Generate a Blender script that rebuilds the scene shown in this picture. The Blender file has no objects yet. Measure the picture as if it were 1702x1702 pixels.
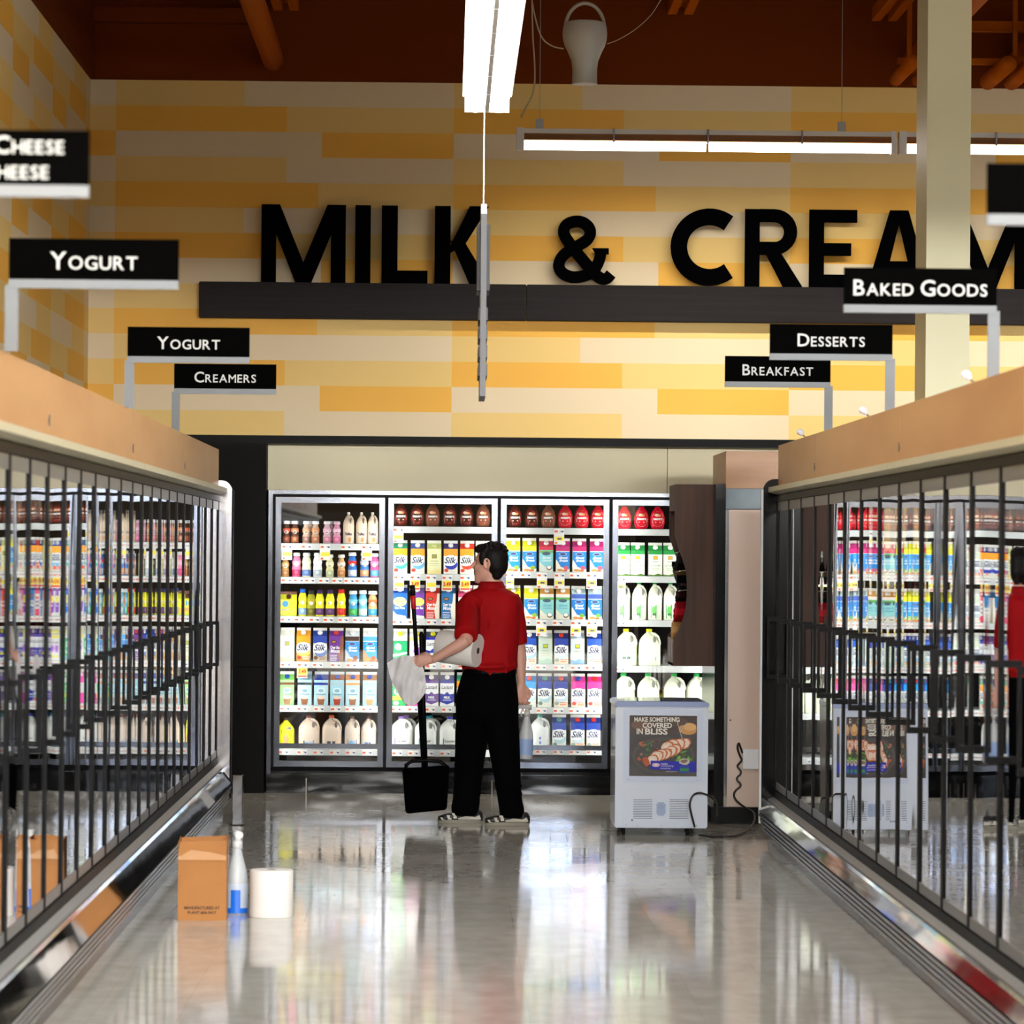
import bpy, bmesh, math, random
from mathutils import Vector, Matrix
random.seed(7)
S = bpy.context.scene
COL = S.collection
PI = math.pi

# ------------------------------------------------------------------ camera
F, H = 6780.0, 1.62
cam_d = bpy.data.cameras.new('camera'); cam = bpy.data.objects.new('camera', cam_d); COL.objects.link(cam)
cam_d.sensor_width = 36; cam_d.sensor_fit = 'HORIZONTAL'; cam_d.lens = 36 * F / 1702
cam_d.clip_start = .1; cam_d.clip_end = 200
cam_d.dof.use_dof = True; cam_d.dof.focus_distance = 25.0; cam_d.dof.aperture_fstop = 6.3
y = Vector((742 - 851, 851 - 920, F)).normalized()          # camera-space direction of the aisle
z = Vector((math.sin(.0085), math.cos(.0085), 0)); z = (z - y * z.dot(y)).normalized()
x = y.cross(z); x = x if x[0] > 0 else -x
m3 = Matrix((( x[0], x[1], -x[2]), (y[0], y[1], -y[2]), (z[0], z[1], -z[2])))
cam.matrix_world = Matrix.Translation((0, 0, H)) @ m3.to_4x4()
S.camera = cam

# ------------------------------------------------------------------ world, exposure
W = bpy.data.worlds.new('store_air'); S.world = W; W.use_nodes = True
W.node_tree.nodes['Background'].inputs[0].default_value = (1, .66, .36, 1)
W.node_tree.nodes['Background'].inputs[1].default_value = .12
S.view_settings.view_transform = 'Standard'; S.view_settings.look = 'None'
S.view_settings.exposure = 0.0; S.view_settings.gamma = 1; S.view_settings.use_curve_mapping = False
S.cycles.max_bounces = 9; S.cycles.diffuse_bounces = 3; S.cycles.glossy_bounces = 5
S.cycles.transparent_max_bounces = 12; S.cycles.caustics_reflective = False; S.cycles.caustics_refractive = False
S.cycles.sample_clamp_indirect = 6.0
S.cycles.use_denoising = True
LAMP, BATTEN, FILL, LED, LEDC = 24.0, 8.0, 300.0, 5.4, (1, .98, .93)

# ------------------------------------------------------------------ materials
MATS = {}
def srgb(c):
    return tuple(((v / 255 / 12.92) if v <= 10 else ((v / 255 + .055) / 1.055) ** 2.4) for v in c)
def M(name, c=None, rough=.5, metal=0, emit=0, spec=.5, trans=0, alpha=1, bump=None, coat=0, noise=None):
    if name in MATS: return MATS[name]
    m = bpy.data.materials.new(name); m.use_nodes = True; nt = m.node_tree
    p = nt.nodes['Principled BSDF']; col = srgb(c)
    p.inputs['Base Color'].default_value = (*col, 1)
    p.inputs['Roughness'].default_value = rough; p.inputs['Metallic'].default_value = metal
    p.inputs['Specular IOR Level'].default_value = spec
    p.inputs['Transmission Weight'].default_value = trans; p.inputs['Alpha'].default_value = alpha
    p.inputs['Coat Weight'].default_value = coat
    if emit:
        p.inputs['Emission Color'].default_value = (*col, 1); p.inputs['Emission Strength'].default_value = emit
    if noise or bump:
        tc = nt.nodes.new('ShaderNodeTexCoord')
    if noise:                                    # (scale xyz, amount, second colour)
        sc, amt, c2 = noise
        mp = nt.nodes.new('ShaderNodeMapping'); mp.inputs['Scale'].default_value = sc
        nz = nt.nodes.new('ShaderNodeTexNoise'); nz.inputs['Scale'].default_value = 1; nz.inputs['Detail'].default_value = 5
        rp = nt.nodes.new('ShaderNodeValToRGB'); mx = nt.nodes.new('ShaderNodeMix'); mx.data_type = 'RGBA'
        rp.color_ramp.elements[0].position = .5 - amt; rp.color_ramp.elements[1].position = .5 + amt
        nt.links.new(tc.outputs['Object'], mp.inputs[0]); nt.links.new(mp.outputs[0], nz.inputs['Vector'])
        nt.links.new(nz.outputs[0], rp.inputs[0]); nt.links.new(rp.outputs[0], mx.inputs['Factor'])
        mx.inputs[6].default_value = (*col, 1); mx.inputs[7].default_value = (*srgb(c2), 1)
        nt.links.new(mx.outputs[2], p.inputs['Base Color'])
    if bump:                                     # (scale xyz, strength, distance)
        sc, st, dist = bump
        mp = nt.nodes.new('ShaderNodeMapping'); mp.inputs['Scale'].default_value = sc
        nz = nt.nodes.new('ShaderNodeTexNoise'); nz.inputs['Scale'].default_value = 1; nz.inputs['Detail'].default_value = 1
        bp = nt.nodes.new('ShaderNodeBump'); bp.inputs['Strength'].default_value = st; bp.inputs['Distance'].default_value = dist
        nt.links.new(tc.outputs['Object'], mp.inputs[0]); nt.links.new(mp.outputs[0], nz.inputs['Vector'])
        nt.links.new(nz.outputs[0], bp.inputs['Height']); nt.links.new(bp.outputs[0], p.inputs['Normal'])
    MATS[name] = m; return m
def C(c, rough=.45):                             # printed colour
    return M('print_%d_%d_%d' % c, c, rough, spec=.2)
def glass(name, surfaces, wave):
    """clear pane: stacked reflecting surfaces, real Fresnel, slightly wavy"""
    m = bpy.data.materials.new(name); m.use_nodes = True; nt = m.node_tree; nt.nodes.clear()
    o = nt.nodes.new('ShaderNodeOutputMaterial'); mix = nt.nodes.new('ShaderNodeMixShader')
    tr = nt.nodes.new('ShaderNodeBsdfTransparent'); gl = nt.nodes.new('ShaderNodeBsdfGlossy')
    tr.inputs[0].default_value = (.96, .97, .97, 1); gl.inputs['Roughness'].default_value = .012
    gl.inputs[0].default_value = (.97, .98, 1, 1)
    fr = nt.nodes.new('ShaderNodeFresnel'); fr.inputs[0].default_value = 1.5
    a = nt.nodes.new('ShaderNodeMath'); a.operation = 'MULTIPLY'; a.inputs[1].default_value = surfaces
    b = nt.nodes.new('ShaderNodeMath'); b.operation = 'MULTIPLY_ADD'; b.inputs[1].default_value = surfaces - 1; b.inputs[2].default_value = 1
    d = nt.nodes.new('ShaderNodeMath'); d.operation = 'DIVIDE'
    nt.links.new(fr.outputs[0], a.inputs[0]); nt.links.new(fr.outputs[0], b.inputs[0])
    nt.links.new(a.outputs[0], d.inputs[0]); nt.links.new(b.outputs[0], d.inputs[1])
    nt.links.new(d.outputs[0], mix.inputs[0]); nt.links.new(tr.outputs[0], mix.inputs[1]); nt.links.new(gl.outputs[0], mix.inputs[2])
    nt.links.new(mix.outputs[0], o.inputs[0])
    if wave:
        tc = nt.nodes.new('ShaderNodeTexCoord'); mp = nt.nodes.new('ShaderNodeMapping'); mp.inputs['Scale'].default_value = (1, 2.2, .7)
        nz = nt.nodes.new('ShaderNodeTexNoise'); nz.inputs['Scale'].default_value = 1; nz.inputs['Detail'].default_value = 0
        bp = nt.nodes.new('ShaderNodeBump'); bp.inputs['Strength'].default_value = 1; bp.inputs['Distance'].default_value = wave
        nt.links.new(tc.outputs['Object'], mp.inputs[0]); nt.links.new(mp.outputs[0], nz.inputs['Vector'])
        nt.links.new(nz.outputs[0], bp.inputs['Height']); nt.links.new(bp.outputs[0], gl.inputs['Normal'])
    MATS[name] = m; return m

BLACK = M('black_paint', (6, 6, 7), .4, spec=.05)
MATTE = M('matte_black', (6, 6, 7), .6, spec=.2)
BLK_GLOSS = M('black_gloss_trim', (6, 6, 8), .12, spec=.12)
FRAME = M('cooler_frame_metal', (96, 99, 105), .13, 1, bump=((40, 1, 2), .4, .0006))
CHROME = M('chrome', (215, 218, 222), .08, 1)
STEEL = M('brushed_steel', (165, 168, 172), .28, 1)
ALU = M('aluminium', (150, 153, 158), .22, 1)
CREAMP = M('cream_paint', (234, 226, 192), .55)
WHITE = M('white_paint', (225, 228, 232), .4)
SHELF = M('shelf_white', (196, 200, 198), .4)
SIGNP = M('sign_post_grey', (118, 123, 128), .6, spec=.2)
WOODL = M('light_wood', (196, 150, 100), .38, noise=((1.2, .8, 3.5), .22, (176, 126, 80)))
WOODE = M('end_wood', (176, 128, 74), .4, noise=((2.5, 2.5, 22), .25, (148, 98, 58)))
WOODD = M('dark_walnut', (84, 54, 38), .5, spec=.2, noise=((26, 26, 1.2), .25, (54, 35, 26)))
WENGE = M('wenge_board', (32, 27, 28), .6, spec=.15, noise=((1.1, 4, 46), .2, (22, 18, 19)))
BUMPER = M('polished_bumper', (168, 166, 164), .05, 1, bump=((1, 2, 2), 1, .001))
SKIN = M('skin', (216, 164, 146), .5)
TAUPE = M('taupe_laminate', (206, 182, 166), .32, coat=.2)
LENS = M('lit_lens', (255, 253, 250), .4, emit=LAMP)
TUBE = M('lit_tube', (255, 252, 248), .4, emit=BATTEN)
ORANGE = M('orange_paint', (176, 86, 6), .7, spec=.05)
RUST = M('rust_orange_paint', (96, 40, 5), .8, spec=.05)
PLASTIC = M('frosted_plastic', (205, 205, 198), .3, alpha=.62)

# ------------------------------------------------------------------ helpers
def faces(bm, vs, fs, mi=0):
    v = [bm.verts.new(p) for p in vs]
    for f in fs:
        try: bm.faces.new([v[i] for i in f]).material_index = mi
        except ValueError: pass
    return v
def box(bm, x0, x1, y0, y1, z0, z1, mi=0):
    faces(bm, [(x0,y0,z0),(x1,y0,z0),(x1,y1,z0),(x0,y1,z0),(x0,y0,z1),(x1,y0,z1),(x1,y1,z1),(x0,y1,z1)],
          [(0,3,2,1),(4,5,6,7),(0,1,5,4),(1,2,6,5),(2,3,7,6),(3,0,4,7)], mi)
def prism(bm, poly, axis, a, b, mi=0):
    """poly of 2D points extruded along axis from a to b"""
    f = {'x': lambda p, t: (t, p[0], p[1]), 'y': lambda p, t: (p[0], t, p[1]), 'z': lambda p, t: (p[0], p[1], t)}[axis]
    n = len(poly)
    vs = [f(p, a) for p in poly] + [f(p, b) for p in poly]
    fs = [tuple(range(n)), tuple(range(2 * n - 1, n - 1, -1))] + [(i, (i + 1) % n, (i + 1) % n + n, i + n) for i in range(n)]
    faces(bm, vs, fs, mi)
def loft(bm, rings, mi=0, cap=True):
    """rings: lists of points of one length"""
    n = len(rings[0]); vr = [[bm.verts.new(p) for p in r] for r in rings]
    for a, b in zip(vr, vr[1:]):
        for i in range(n):
            f = bm.faces.new((a[i], a[(i + 1) % n], b[(i + 1) % n], b[i])); f.material_index = mi; f.smooth = True
    if cap:
        for r in (vr[0][::-1], vr[-1]):
            f = bm.faces.new(r); f.material_index = mi
def ell(c, rx, ry, n=20, rot=0, tilt=None, sq=2.0):
    out = []
    for i in range(n):
        t = 2 * PI * i / n; ct, st = math.cos(t), math.sin(t)
        k = lambda v: math.copysign(abs(v) ** (2 / sq), v)
        p = Vector((rx * k(ct), ry * k(st), 0)); p.rotate(Matrix.Rotation(rot, 3, 'Z'))
        if tilt is not None: p = tilt @ p
        out.append(tuple(Vector(c) + p))
    return out
def tube(bm, pts, r, n=10, mi=0, cap=True, flat=1.0):
    pts = [Vector(p) for p in pts]; rr = r if isinstance(r, (list, tuple)) else [r] * len(pts)
    rings = []; up = None
    for i, p in enumerate(pts):
        t = (pts[min(i + 1, len(pts) - 1)] - pts[max(i - 1, 0)]).normalized()
        if up is None:
            up = Vector((0, 0, 1)) if abs(t.z) < .9 else Vector((0, 1, 0))
        a = t.cross(up).normalized(); b = a.cross(t).normalized(); up = b
        rings.append([tuple(p + a * rr[i] * math.cos(2 * PI * k / n) + b * rr[i] * flat * math.sin(2 * PI * k / n)) for k in range(n)])
    loft(bm, rings, mi, cap)
def lathe(bm, prof, c=(0, 0, 0), n=20, sx=1, sy=1, mi=0, cap=True):
    loft(bm, [ell((c[0], c[1], c[2] + z), max(r, .0004) * sx, max(r, .0004) * sy, n) for r, z in prof], mi, cap)
def sphere(bm, c, rx, ry=None, rz=None, n=14, m=8, mi=0, rot=None):
    ry = ry or rx; rz = rz or rx; rings = []
    for j in range(m + 1):
        t = -PI / 2 + PI * j / m; q = max(math.cos(t), .02)
        ring = []
        for i in range(n):
            a = 2 * PI * i / n; p = Vector((rx * q * math.cos(a), ry * q * math.sin(a), rz * math.sin(t)))
            if rot is not None: p = rot @ p
            ring.append(tuple(Vector(c) + p))
        rings.append(ring)
    loft(bm, rings, mi)
TXT = {}
def text_geo(s, bold=0.0, shear=0.0):
    key = (s, bold, shear)
    if key not in TXT:
        cu = bpy.data.curves.new('lettering', 'FONT'); cu.body = s; cu.size = 1; cu.offset = bold; cu.shear = shear
        cu.resolution_u = 3; cu.fill_mode = 'FRONT'
        o = bpy.data.objects.new('lettering', cu); COL.objects.link(o)
        me = bpy.data.meshes.new_from_object(o.evaluated_get(bpy.context.evaluated_depsgraph_get()))
        vs = [tuple(v.co) for v in me.vertices]; fs = [tuple(p.vertices) for p in me.polygons]
        bpy.data.objects.remove(o); bpy.data.curves.remove(cu); bpy.data.meshes.remove(me)
        TXT[key] = (vs, fs)
    return TXT[key]
def put_text(bm, s, fn, w=None, h=None, mi=0, bold=0.01, shear=0, anchor='c'):
    """fn(u, v) maps flat text coordinates (centred, metres) to 3D; w/h fit box"""
    vs, fs = text_geo(s, bold, shear)
    if not vs: return
    x0 = min(v[0] for v in vs); x1 = max(v[0] for v in vs); y0 = min(v[1] for v in vs); y1 = max(v[1] for v in vs)
    sx = sy = None
    if h: sy = h / (y1 - y0)
    if w: sx = w / (x1 - x0)
    sx = sx or sy; sy = sy or sx
    cx = {'c': (x0 + x1) / 2, 'l': x0, 'r': x1}[anchor]; cy = (y0 + y1) / 2
    faces(bm, [fn((v[0] - cx) * sx, (v[1] - cy) * sy) for v in vs], fs, mi)
def obj(name, bm, mats, parent=None, kind=None, smooth=None, loc=None, recalc=True):
    if recalc: bmesh.ops.recalc_face_normals(bm, faces=bm.faces)
    me = bpy.data.meshes.new(name); bm.to_mesh(me); bm.free()
    for m in (mats if isinstance(mats, (list, tuple)) else [mats]): me.materials.append(m)
    o = bpy.data.objects.new(name, me); COL.objects.link(o)
    if smooth is not None:
        for p in me.polygons: p.use_smooth = smooth
    if parent: o.parent = parent
    if kind: o['kind'] = kind
    if loc: o.location = loc
    return o
def nb(): return bmesh.new()
def boxo(name, dims, mat, parent=None, kind=None, bev=0):
    bm = nb(); box(bm, *dims)
    if bev: bmesh.ops.bevel(bm, geom=list(bm.edges), offset=bev, segments=2, affect='EDGES')
    return obj(name, bm, mat, parent, kind)
def thing(name, label, cat, loc=(0, 0, 0), group=None, rz=0):
    o = bpy.data.objects.new(name, None); COL.objects.link(o); o.location = loc; o.rotation_euler[2] = rz
    o.empty_display_size = .05
    return tag(o, label, cat, group)
def tag(o, label, cat, group=None):
    o['label'] = label; o['category'] = cat
    if group: o['group'] = group
    return o
def kids(o): return [c for c in COL.objects if c.parent == o]
def remesh(name, bm, mat, vox, smooth=6, parent=None, fac=.5):
    o = obj(name, bm, mat, recalc=True)
    r = o.modifiers.new('r', 'REMESH'); r.mode = 'VOXEL'; r.voxel_size = vox; r.use_smooth_shade = True
    s = o.modifiers.new('s', 'SMOOTH'); s.iterations = smooth; s.factor = fac
    me = bpy.data.meshes.new_from_object(o.evaluated_get(bpy.context.evaluated_depsgraph_get()))
    o.modifiers.clear(); old = o.data; o.data = me; bpy.data.meshes.remove(old)
    if not me.materials: me.materials.append(mat)
    for p in me.polygons: p.use_smooth = True
    if parent: o.parent = parent
    return o

# ------------------------------------------------------------------ setting
# floor: polished speckled vinyl tile
fm = bpy.data.materials.new('polished_vinyl_tile'); fm.use_nodes = True; nt = fm.node_tree; P = nt.nodes['Principled BSDF']
tc = nt.nodes.new('ShaderNodeTexCoord')
def nz(scale, vec, detail=3, base=1):
    mp = nt.nodes.new('ShaderNodeMapping'); mp.inputs['Scale'].default_value = vec
    n = nt.nodes.new('ShaderNodeTexNoise'); n.inputs['Scale'].default_value = scale; n.inputs['Detail'].default_value = detail
    nt.links.new(tc.outputs['Object'], mp.inputs[0]); nt.links.new(mp.outputs[0], n.inputs['Vector']); return n
n1 = nz(1, (9, 5, 1), 6)
rp = nt.nodes.new('ShaderNodeValToRGB'); rp.color_ramp.elements[0].position = .3; rp.color_ramp.elements[1].position = .7
rp.color_ramp.elements[0].color = (*srgb((202, 199, 190)), 1); rp.color_ramp.elements[1].color = (*srgb((224, 221, 212)), 1)
br = nt.nodes.new('ShaderNodeTexBrick'); br.offset = 0; br.inputs['Scale'].default_value = 1
br.inputs['Brick Width'].default_value = .305; br.inputs['Row Height'].default_value = .305; br.inputs['Mortar Size'].default_value = .0012
br.inputs['Color1'].default_value = (1, 1, 1, 1); br.inputs['Color2'].default_value = (.95, .95, .95, 1); br.inputs['Mortar'].default_value = (.8, .78, .76, 1)
nt.links.new(tc.outputs['Object'], br.inputs['Vector'])
mx = nt.nodes.new('ShaderNodeMix'); mx.data_type = 'RGBA'; mx.blend_type = 'MULTIPLY'; mx.inputs['Factor'].default_value = 1
nt.links.new(n1.outputs[0], rp.inputs[0]); nt.links.new(rp.outputs[0], mx.inputs[6]); nt.links.new(br.outputs[0], mx.inputs[7])
nt.links.new(mx.outputs[2], P.inputs['Base Color'])
n2 = nz(1, (2.4, 2.2, 1), 2); n3 = nz(1, (18, 30, 1), 1)
ad = nt.nodes.new('ShaderNodeMath'); ad.operation = 'MULTIPLY_ADD'; ad.inputs[1].default_value = .05
nt.links.new(n3.outputs[0], ad.inputs[0]); nt.links.new(n2.outputs[0], ad.inputs[2])
bp = nt.nodes.new('ShaderNodeBump'); bp.inputs['Strength'].default_value = 1; bp.inputs['Distance'].default_value = .0006
nt.links.new(ad.outputs[0], bp.inputs['Height']); nt.links.new(bp.outputs[0], P.inputs['Normal'])
rr = nt.nodes.new('ShaderNodeMapRange'); n4 = nz(1, (1.5, .8, 1), 4)
rr.inputs[1].default_value = .35; rr.inputs[2].default_value = .7; rr.inputs[3].default_value = .05; rr.inputs[4].default_value = .13
nt.links.new(n4.outputs[0], rr.inputs[0]); nt.links.new(rr.outputs[0], P.inputs['Roughness'])
P.inputs['Specular IOR Level'].default_value = .55
bm = nb(); box(bm, -3.2, 9, -12, 29, -.1, 0); obj('floor', bm, fm, kind='structure')

# tile pattern wall: three paints in a five-row repeat
YW, ZT, RH, X0, PW = 27.9, 4.841, .1735, .026, 2.31
WT = M('wall_pale', (226, 207, 172), .6); WM = M('wall_straw', (231, 197, 120), .6); WG = M('wall_gold', (236, 178, 64), .6)
CYC = [(.38, 1, 0), (.505, 2, 1), (.61, 0, 2), (.505, 1, 0), (.60, 2, 1)]       # row 0 is the topmost
def tile_wall(bm, a, b, top, bottom, fn, phase=0.0):
    r = 0; zz = top
    while zz > bottom + .001:
        z2 = max(zz - RH, bottom); sp, m1, m2 = CYC[r % 5]
        k = math.floor((a - X0 - phase) / PW)
        t = a
        while t < b - 1e-6:
            base = X0 + phase + k * PW
            for e, m in ((base + sp * PW, m1), (base + PW, m2)):
                e2 = min(e, b)
                if e2 > t + 1e-6:
                    faces(bm, [fn(t, z2), fn(e2, z2), fn(e2, zz), fn(t, zz)], [(0, 1, 2, 3)], m); t = e2
            k += 1
        zz = z2; r += 1
bm = nb(); tile_wall(bm, -2.46, 9, ZT, 2.30, lambda s, q: (s, YW, q))
box(bm, -2.46, 9, YW + .02, YW + .2, 2.3, 7, 3); box(bm, -2.46, -1.5, YW + .02, YW + .2, 0, 2.3, 3)
obj('wall_back', bm, [WT, WM, WG, M('wall_core', (120, 110, 95), .7)], kind='structure', recalc=False)
bm = nb(); tile_wall(bm, 0, 27.9, ZT, 0, lambda s, q: (-2.46, YW - s, q), .3)
box(bm, -2.66, -2.48, -2, YW + .2, 0, 7, 3)
obj('wall_left', bm, [WT, WM, WG, MATS['wall_core']], kind='structure', recalc=False)
bm = nb(); box(bm, -2.46, 9, YW - .03, YW, ZT, 7, 0); obj('trim_1', bm, RUST, kind='structure')
bm = nb(); box(bm, -2.48, -2.43, 0, YW - .03, ZT, 7, 0); obj('trim_2', bm, RUST, kind='structure')
bm = nb(); box(bm, -2.6, 9, -10, 28.2, 6.4, 6.55); obj('ceiling', bm, M('dark_roof_deck', (52, 22, 6), .8), kind='structure')
bm = nb(); box(bm, 1.27, 2.65, -12.05, -12, 3.0, 5.3); wn = obj('added_window', bm, M('added_window_glow', (196, 218, 255), .3, emit=34.0), kind='structure')  # added unseen glowing pane, shaped so its reflection streaks the floor white
bm = nb(); mf = [(1.17, 1.27), (2.65, 2.75)]
for a_, b_ in mf: box(bm, a_, b_, -12.08, -11.94, 2.9, 5.4)
obj('added_window_frame', bm, ALU, wn)
# added unseen baffle, keeps light from behind the camera off the upper wall
bm = nb(); box(bm, -2.46, 9, 8.9, 9.05, 3.78, 6.4); obj('light_baffle', bm, M('baffle_paint', (120, 84, 40), .7), kind='structure')
# black portal round the cooler
bm = nb(); box(bm, -1.75, 3.4, 27.44, YW, 2.35, 2.405); obj('trim_3', bm, BLACK, kind='structure')
bm = nb(); box(bm, -2.43, -1.215, 27.44, YW, .85, 2.35); box(bm, -2.43, -1.215, 27.44, YW, 0, .845); box(bm, -2.43, -1.75, 27.44, YW, 2.35, 2.405)
obj('wall_side', bm, M('black_panel', (7, 6, 6), .5, spec=.06), kind='structure')
bm = nb(); box(bm, -1.213, 1.49, 27.62, YW, 2.04, 2.35); box(bm, 1.494, 2.35, 27.62, YW, 2.04, 2.35); box(bm, 2.354, 3.4, 27.62, YW, 2.04, 2.35)
obj('wall_upper', bm, CREAMP, kind='structure')
bm = nb()
box(bm, 2.815, 3.073, 24.0, 24.55, 0, 6.4); obj('column', bm, M('column_paint', (228, 226, 190), .5), kind='structure')

# ------------------------------------------------------------------ MILK & CREAM sign
o = bpy.data.objects.new('sign_shelf', None)
sb = boxo('sign_shelf', (-1.70, .53, 27.8, 27.9, 3.215, 3.46), WENGE, bev=.004)
tag(sb, 'dark wood ledge under the black MILK letters, its end nearer the side wall', 'ledge', 'dark wood sign ledge')
sb2 = boxo('sign_shelf', (.534, 4.4, 27.8, 27.9, 3.215, 3.46), WENGE, bev=.004)
tag(sb2, 'dark wood ledge under the ampersand and CREAM, longer piece crossing behind the cream column', 'ledge', 'dark wood sign ledge')
LM = M('black_letter', (4, 4, 5), .6, spec=.0)
def stroke(pts, w):
    """flat ribbon outline along 2D points"""
    L, R = [], []
    for i, p in enumerate(pts):
        a = pts[max(i - 1, 0)]; b = pts[min(i + 1, len(pts) - 1)]
        t = Vector((b[0] - a[0], b[1] - a[1])).normalized(); n = Vector((-t.y, t.x)) * (w[i] if isinstance(w, list) else w) / 2
        L.append((p[0] + n.x, p[1] + n.y)); R.append((p[0] - n.x, p[1] - n.y))
    return L, R
def ribbon(bm, pts, w, y0, y1):
    L, R = stroke(pts, w)
    for i in range(len(pts) - 1):
        prism(bm, [L[i], L[i + 1], R[i + 1], R[i]], 'y', y0 - .00012 * i, y1)
def arc(cx, cz, rx, rz, a0, a1, n=24):
    return [(cx + rx * math.cos(math.radians(a0 + (a1 - a0) * i / n)), cz + rz * math.sin(math.radians(a0 + (a1 - a0) * i / n))) for i in range(n + 1)]
BZ, TZ = 3.462, 3.99; SW = .108
def letter(ch, x0, x1, label):
    bm = nb(); a, b = 27.80, 27.84; cnt = [0]; P_ = lambda poly: (cnt.append(0), prism(bm, poly, 'y', a - .0008 * len(cnt), b)); h = TZ - BZ
    if ch == 'M':
        P_([(x0, BZ), (x0 + .1, BZ), (x0 + .1, TZ), (x0, TZ)]); P_([(x1 - .1, BZ), (x1, BZ), (x1, TZ), (x1 - .1, TZ)])
        m = (x0 + x1) / 2
        P_([(x0 + .02, TZ), (x0 + .125, TZ), (m + .055, BZ), (m - .055, BZ)]); P_([(x1 - .125, TZ), (x1 - .02, TZ), (m + .055, BZ), (m - .055, BZ)])
    elif ch == 'I': P_([(x0, BZ), (x1, BZ), (x1, TZ), (x0, TZ)])
    elif ch == 'L': P_([(x0, BZ), (x1, BZ), (x1, BZ + .085), (x0 + SW, BZ + .085), (x0 + SW, TZ), (x0, TZ)])
    elif ch == 'K':
        P_([(x0, BZ), (x0 + SW, BZ), (x0 + SW, TZ), (x0, TZ)])
        k = BZ + .27
        P_([(x0 + SW, k - .01), (x1 - .13, TZ), (x1, TZ), (x0 + SW + .1, k), (x0 + SW, k - .06)])
        P_([(x0 + SW, k + .02), (x1 - .13, BZ), (x1 + .01, BZ), (x0 + SW + .09, k + .025)])
    elif ch == 'E':
        P_([(x0, BZ), (x0 + .1, BZ), (x0 + .1, TZ), (x0, TZ)])
        for q, w in ((BZ, x1), (BZ + .215, x1 - .04), (TZ - .085, x1)): P_([(x0 + .1, q), (w, q), (w, q + .085), (x0 + .1, q + .085)])
    elif ch == 'R':
        P_([(x0, BZ), (x0 + .1, BZ), (x0 + .1, TZ), (x0, TZ)])
        ribbon(bm, [(x0 + .1, TZ - .043)] + arc(x0 + .2, TZ - .155, .112, .112, 90, -90, 14) + [(x0 + .1, TZ - .267)], .088, a, b)
        P_([(x0 + .13, TZ - .28), (x0 + .24, TZ - .29), (x1 + .01, BZ), (x1 - .12, BZ)])
    elif ch == 'C':
        ribbon(bm, arc((x0 + x1) / 2 + .035, (BZ + TZ) / 2 + .002, .21, .207, 52, 308, 30), .112, a, b)
    elif ch == 'A':
        m = (x0 + x1) / 2
        P_([(x0, BZ), (x0 + .11, BZ), (m + .02, TZ), (m - .062, TZ)]); P_([(x1 - .11, BZ), (x1, BZ), (m + .062, TZ), (m - .02, TZ)])
        P_([(x0 + .1, BZ + .1), (x1 - .1, BZ + .1), (x1 - .13, BZ + .18), (x0 + .13, BZ + .18)])
    elif ch == '&':
        w = x1 - x0; z0 = BZ + .012; q = .45
        pts = [(x0 + .80 * w, z0 + .50 * q), (x0 + .79 * w, z0 + .36 * q), (x0 + .70 * w, z0 + .17 * q)] + arc(x0 + .37 * w, z0 + .27 * q, .255 * w, .185 * q, -40, -215, 10)
        pts += [(x0 + .26 * w, z0 + .47 * q), (x0 + .45 * w, z0 + .56 * q)] + arc(x0 + .40 * w, z0 + .74 * q, .205 * w, .175 * q, -15, 20, 3)
        pts = [(x0 + .80 * w, z0 + .50 * q), (x0 + .79 * w, z0 + .36 * q), (x0 + .68 * w, z0 + .16 * q), (x0 + .5 * w, z0 + .095 * q), (x0 + .3 * w, z0 + .085 * q), (x0 + .14 * w, z0 + .17 * q), (x0 + .11 * w, z0 + .3 * q), (x0 + .2 * w, z0 + .44 * q), (x0 + .42 * w, z0 + .56 * q), (x0 + .6 * w, z0 + .66 * q), (x0 + .64 * w, z0 + .79 * q), (x0 + .56 * w, z0 + .9 * q), (x0 + .42 * w, z0 + .945 * q), (x0 + .24 * w, z0 + .9 * q), (x0 + .18 * w, z0 + .78 * q), (x0 + .24 * w, z0 + .66 * q), (x0 + .4 * w, z0 + .47 * q), (x0 + .6 * w, z0 + .25 * q), (x0 + .78 * w, z0 + .07 * q), (x0 + .9 * w, z0 + .06 * q), (x0 + .97 * w, z0 + .14 * q)]
        for _ in range(2):
            pts = [pts[0]] + [((a_[0] * (1 - t) + b_[0] * t), (a_[1] * (1 - t) + b_[1] * t)) for a_, b_ in zip(pts, pts[1:]) for t in (.25, .75)] + [pts[-1]]
        ribbon(bm, pts, .078, a, b)
        prism(bm, [(x0 + .72 * w, z0 + .44 * q), (x0 + .93 * w, z0 + .44 * q), (x0 + .93 * w, z0 + .53 * q), (x0 + .66 * w, z0 + .53 * q)], 'y', a, b)
    # stand-off pins to the wall
    for px in ((x0 + .05,) if ch in 'MILKRE' else ()): box(bm, px - .006, px + .006, b, 27.9, BZ + .05, BZ + .062)
    o = obj('sign_letter', bm, LM); tag(o, label, 'letter', 'letters of the MILK & CREAM wall sign')
for a in [('M', -1.279, -.705, 'large black letter M starting the word MILK on the wall'), ('I', -.64, -.535, 'large black letter I of MILK, a single upright bar'),
          ('L', -.459, -.145, 'large black letter L of MILK'), ('K', -.098, .27, 'large black letter K of MILK, partly behind the hanging blade sign'),
          ('&', .70, 1.12, 'black ampersand standing between MILK and CREAM'), ('C', 1.52, 1.968, 'large round black letter C starting the word CREAM'),
          ('R', 2.021, 2.404, 'large black letter R of CREAM'), ('E', 2.461, 2.787, 'large black letter E of CREAM'),
          ('A', 2.86, 3.29, 'large black letter A of CREAM, partly behind the cream column'), ('M', 3.40, 3.97, 'large black letter M ending CREAM, beyond the cream column')]:
    letter(*a)

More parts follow.
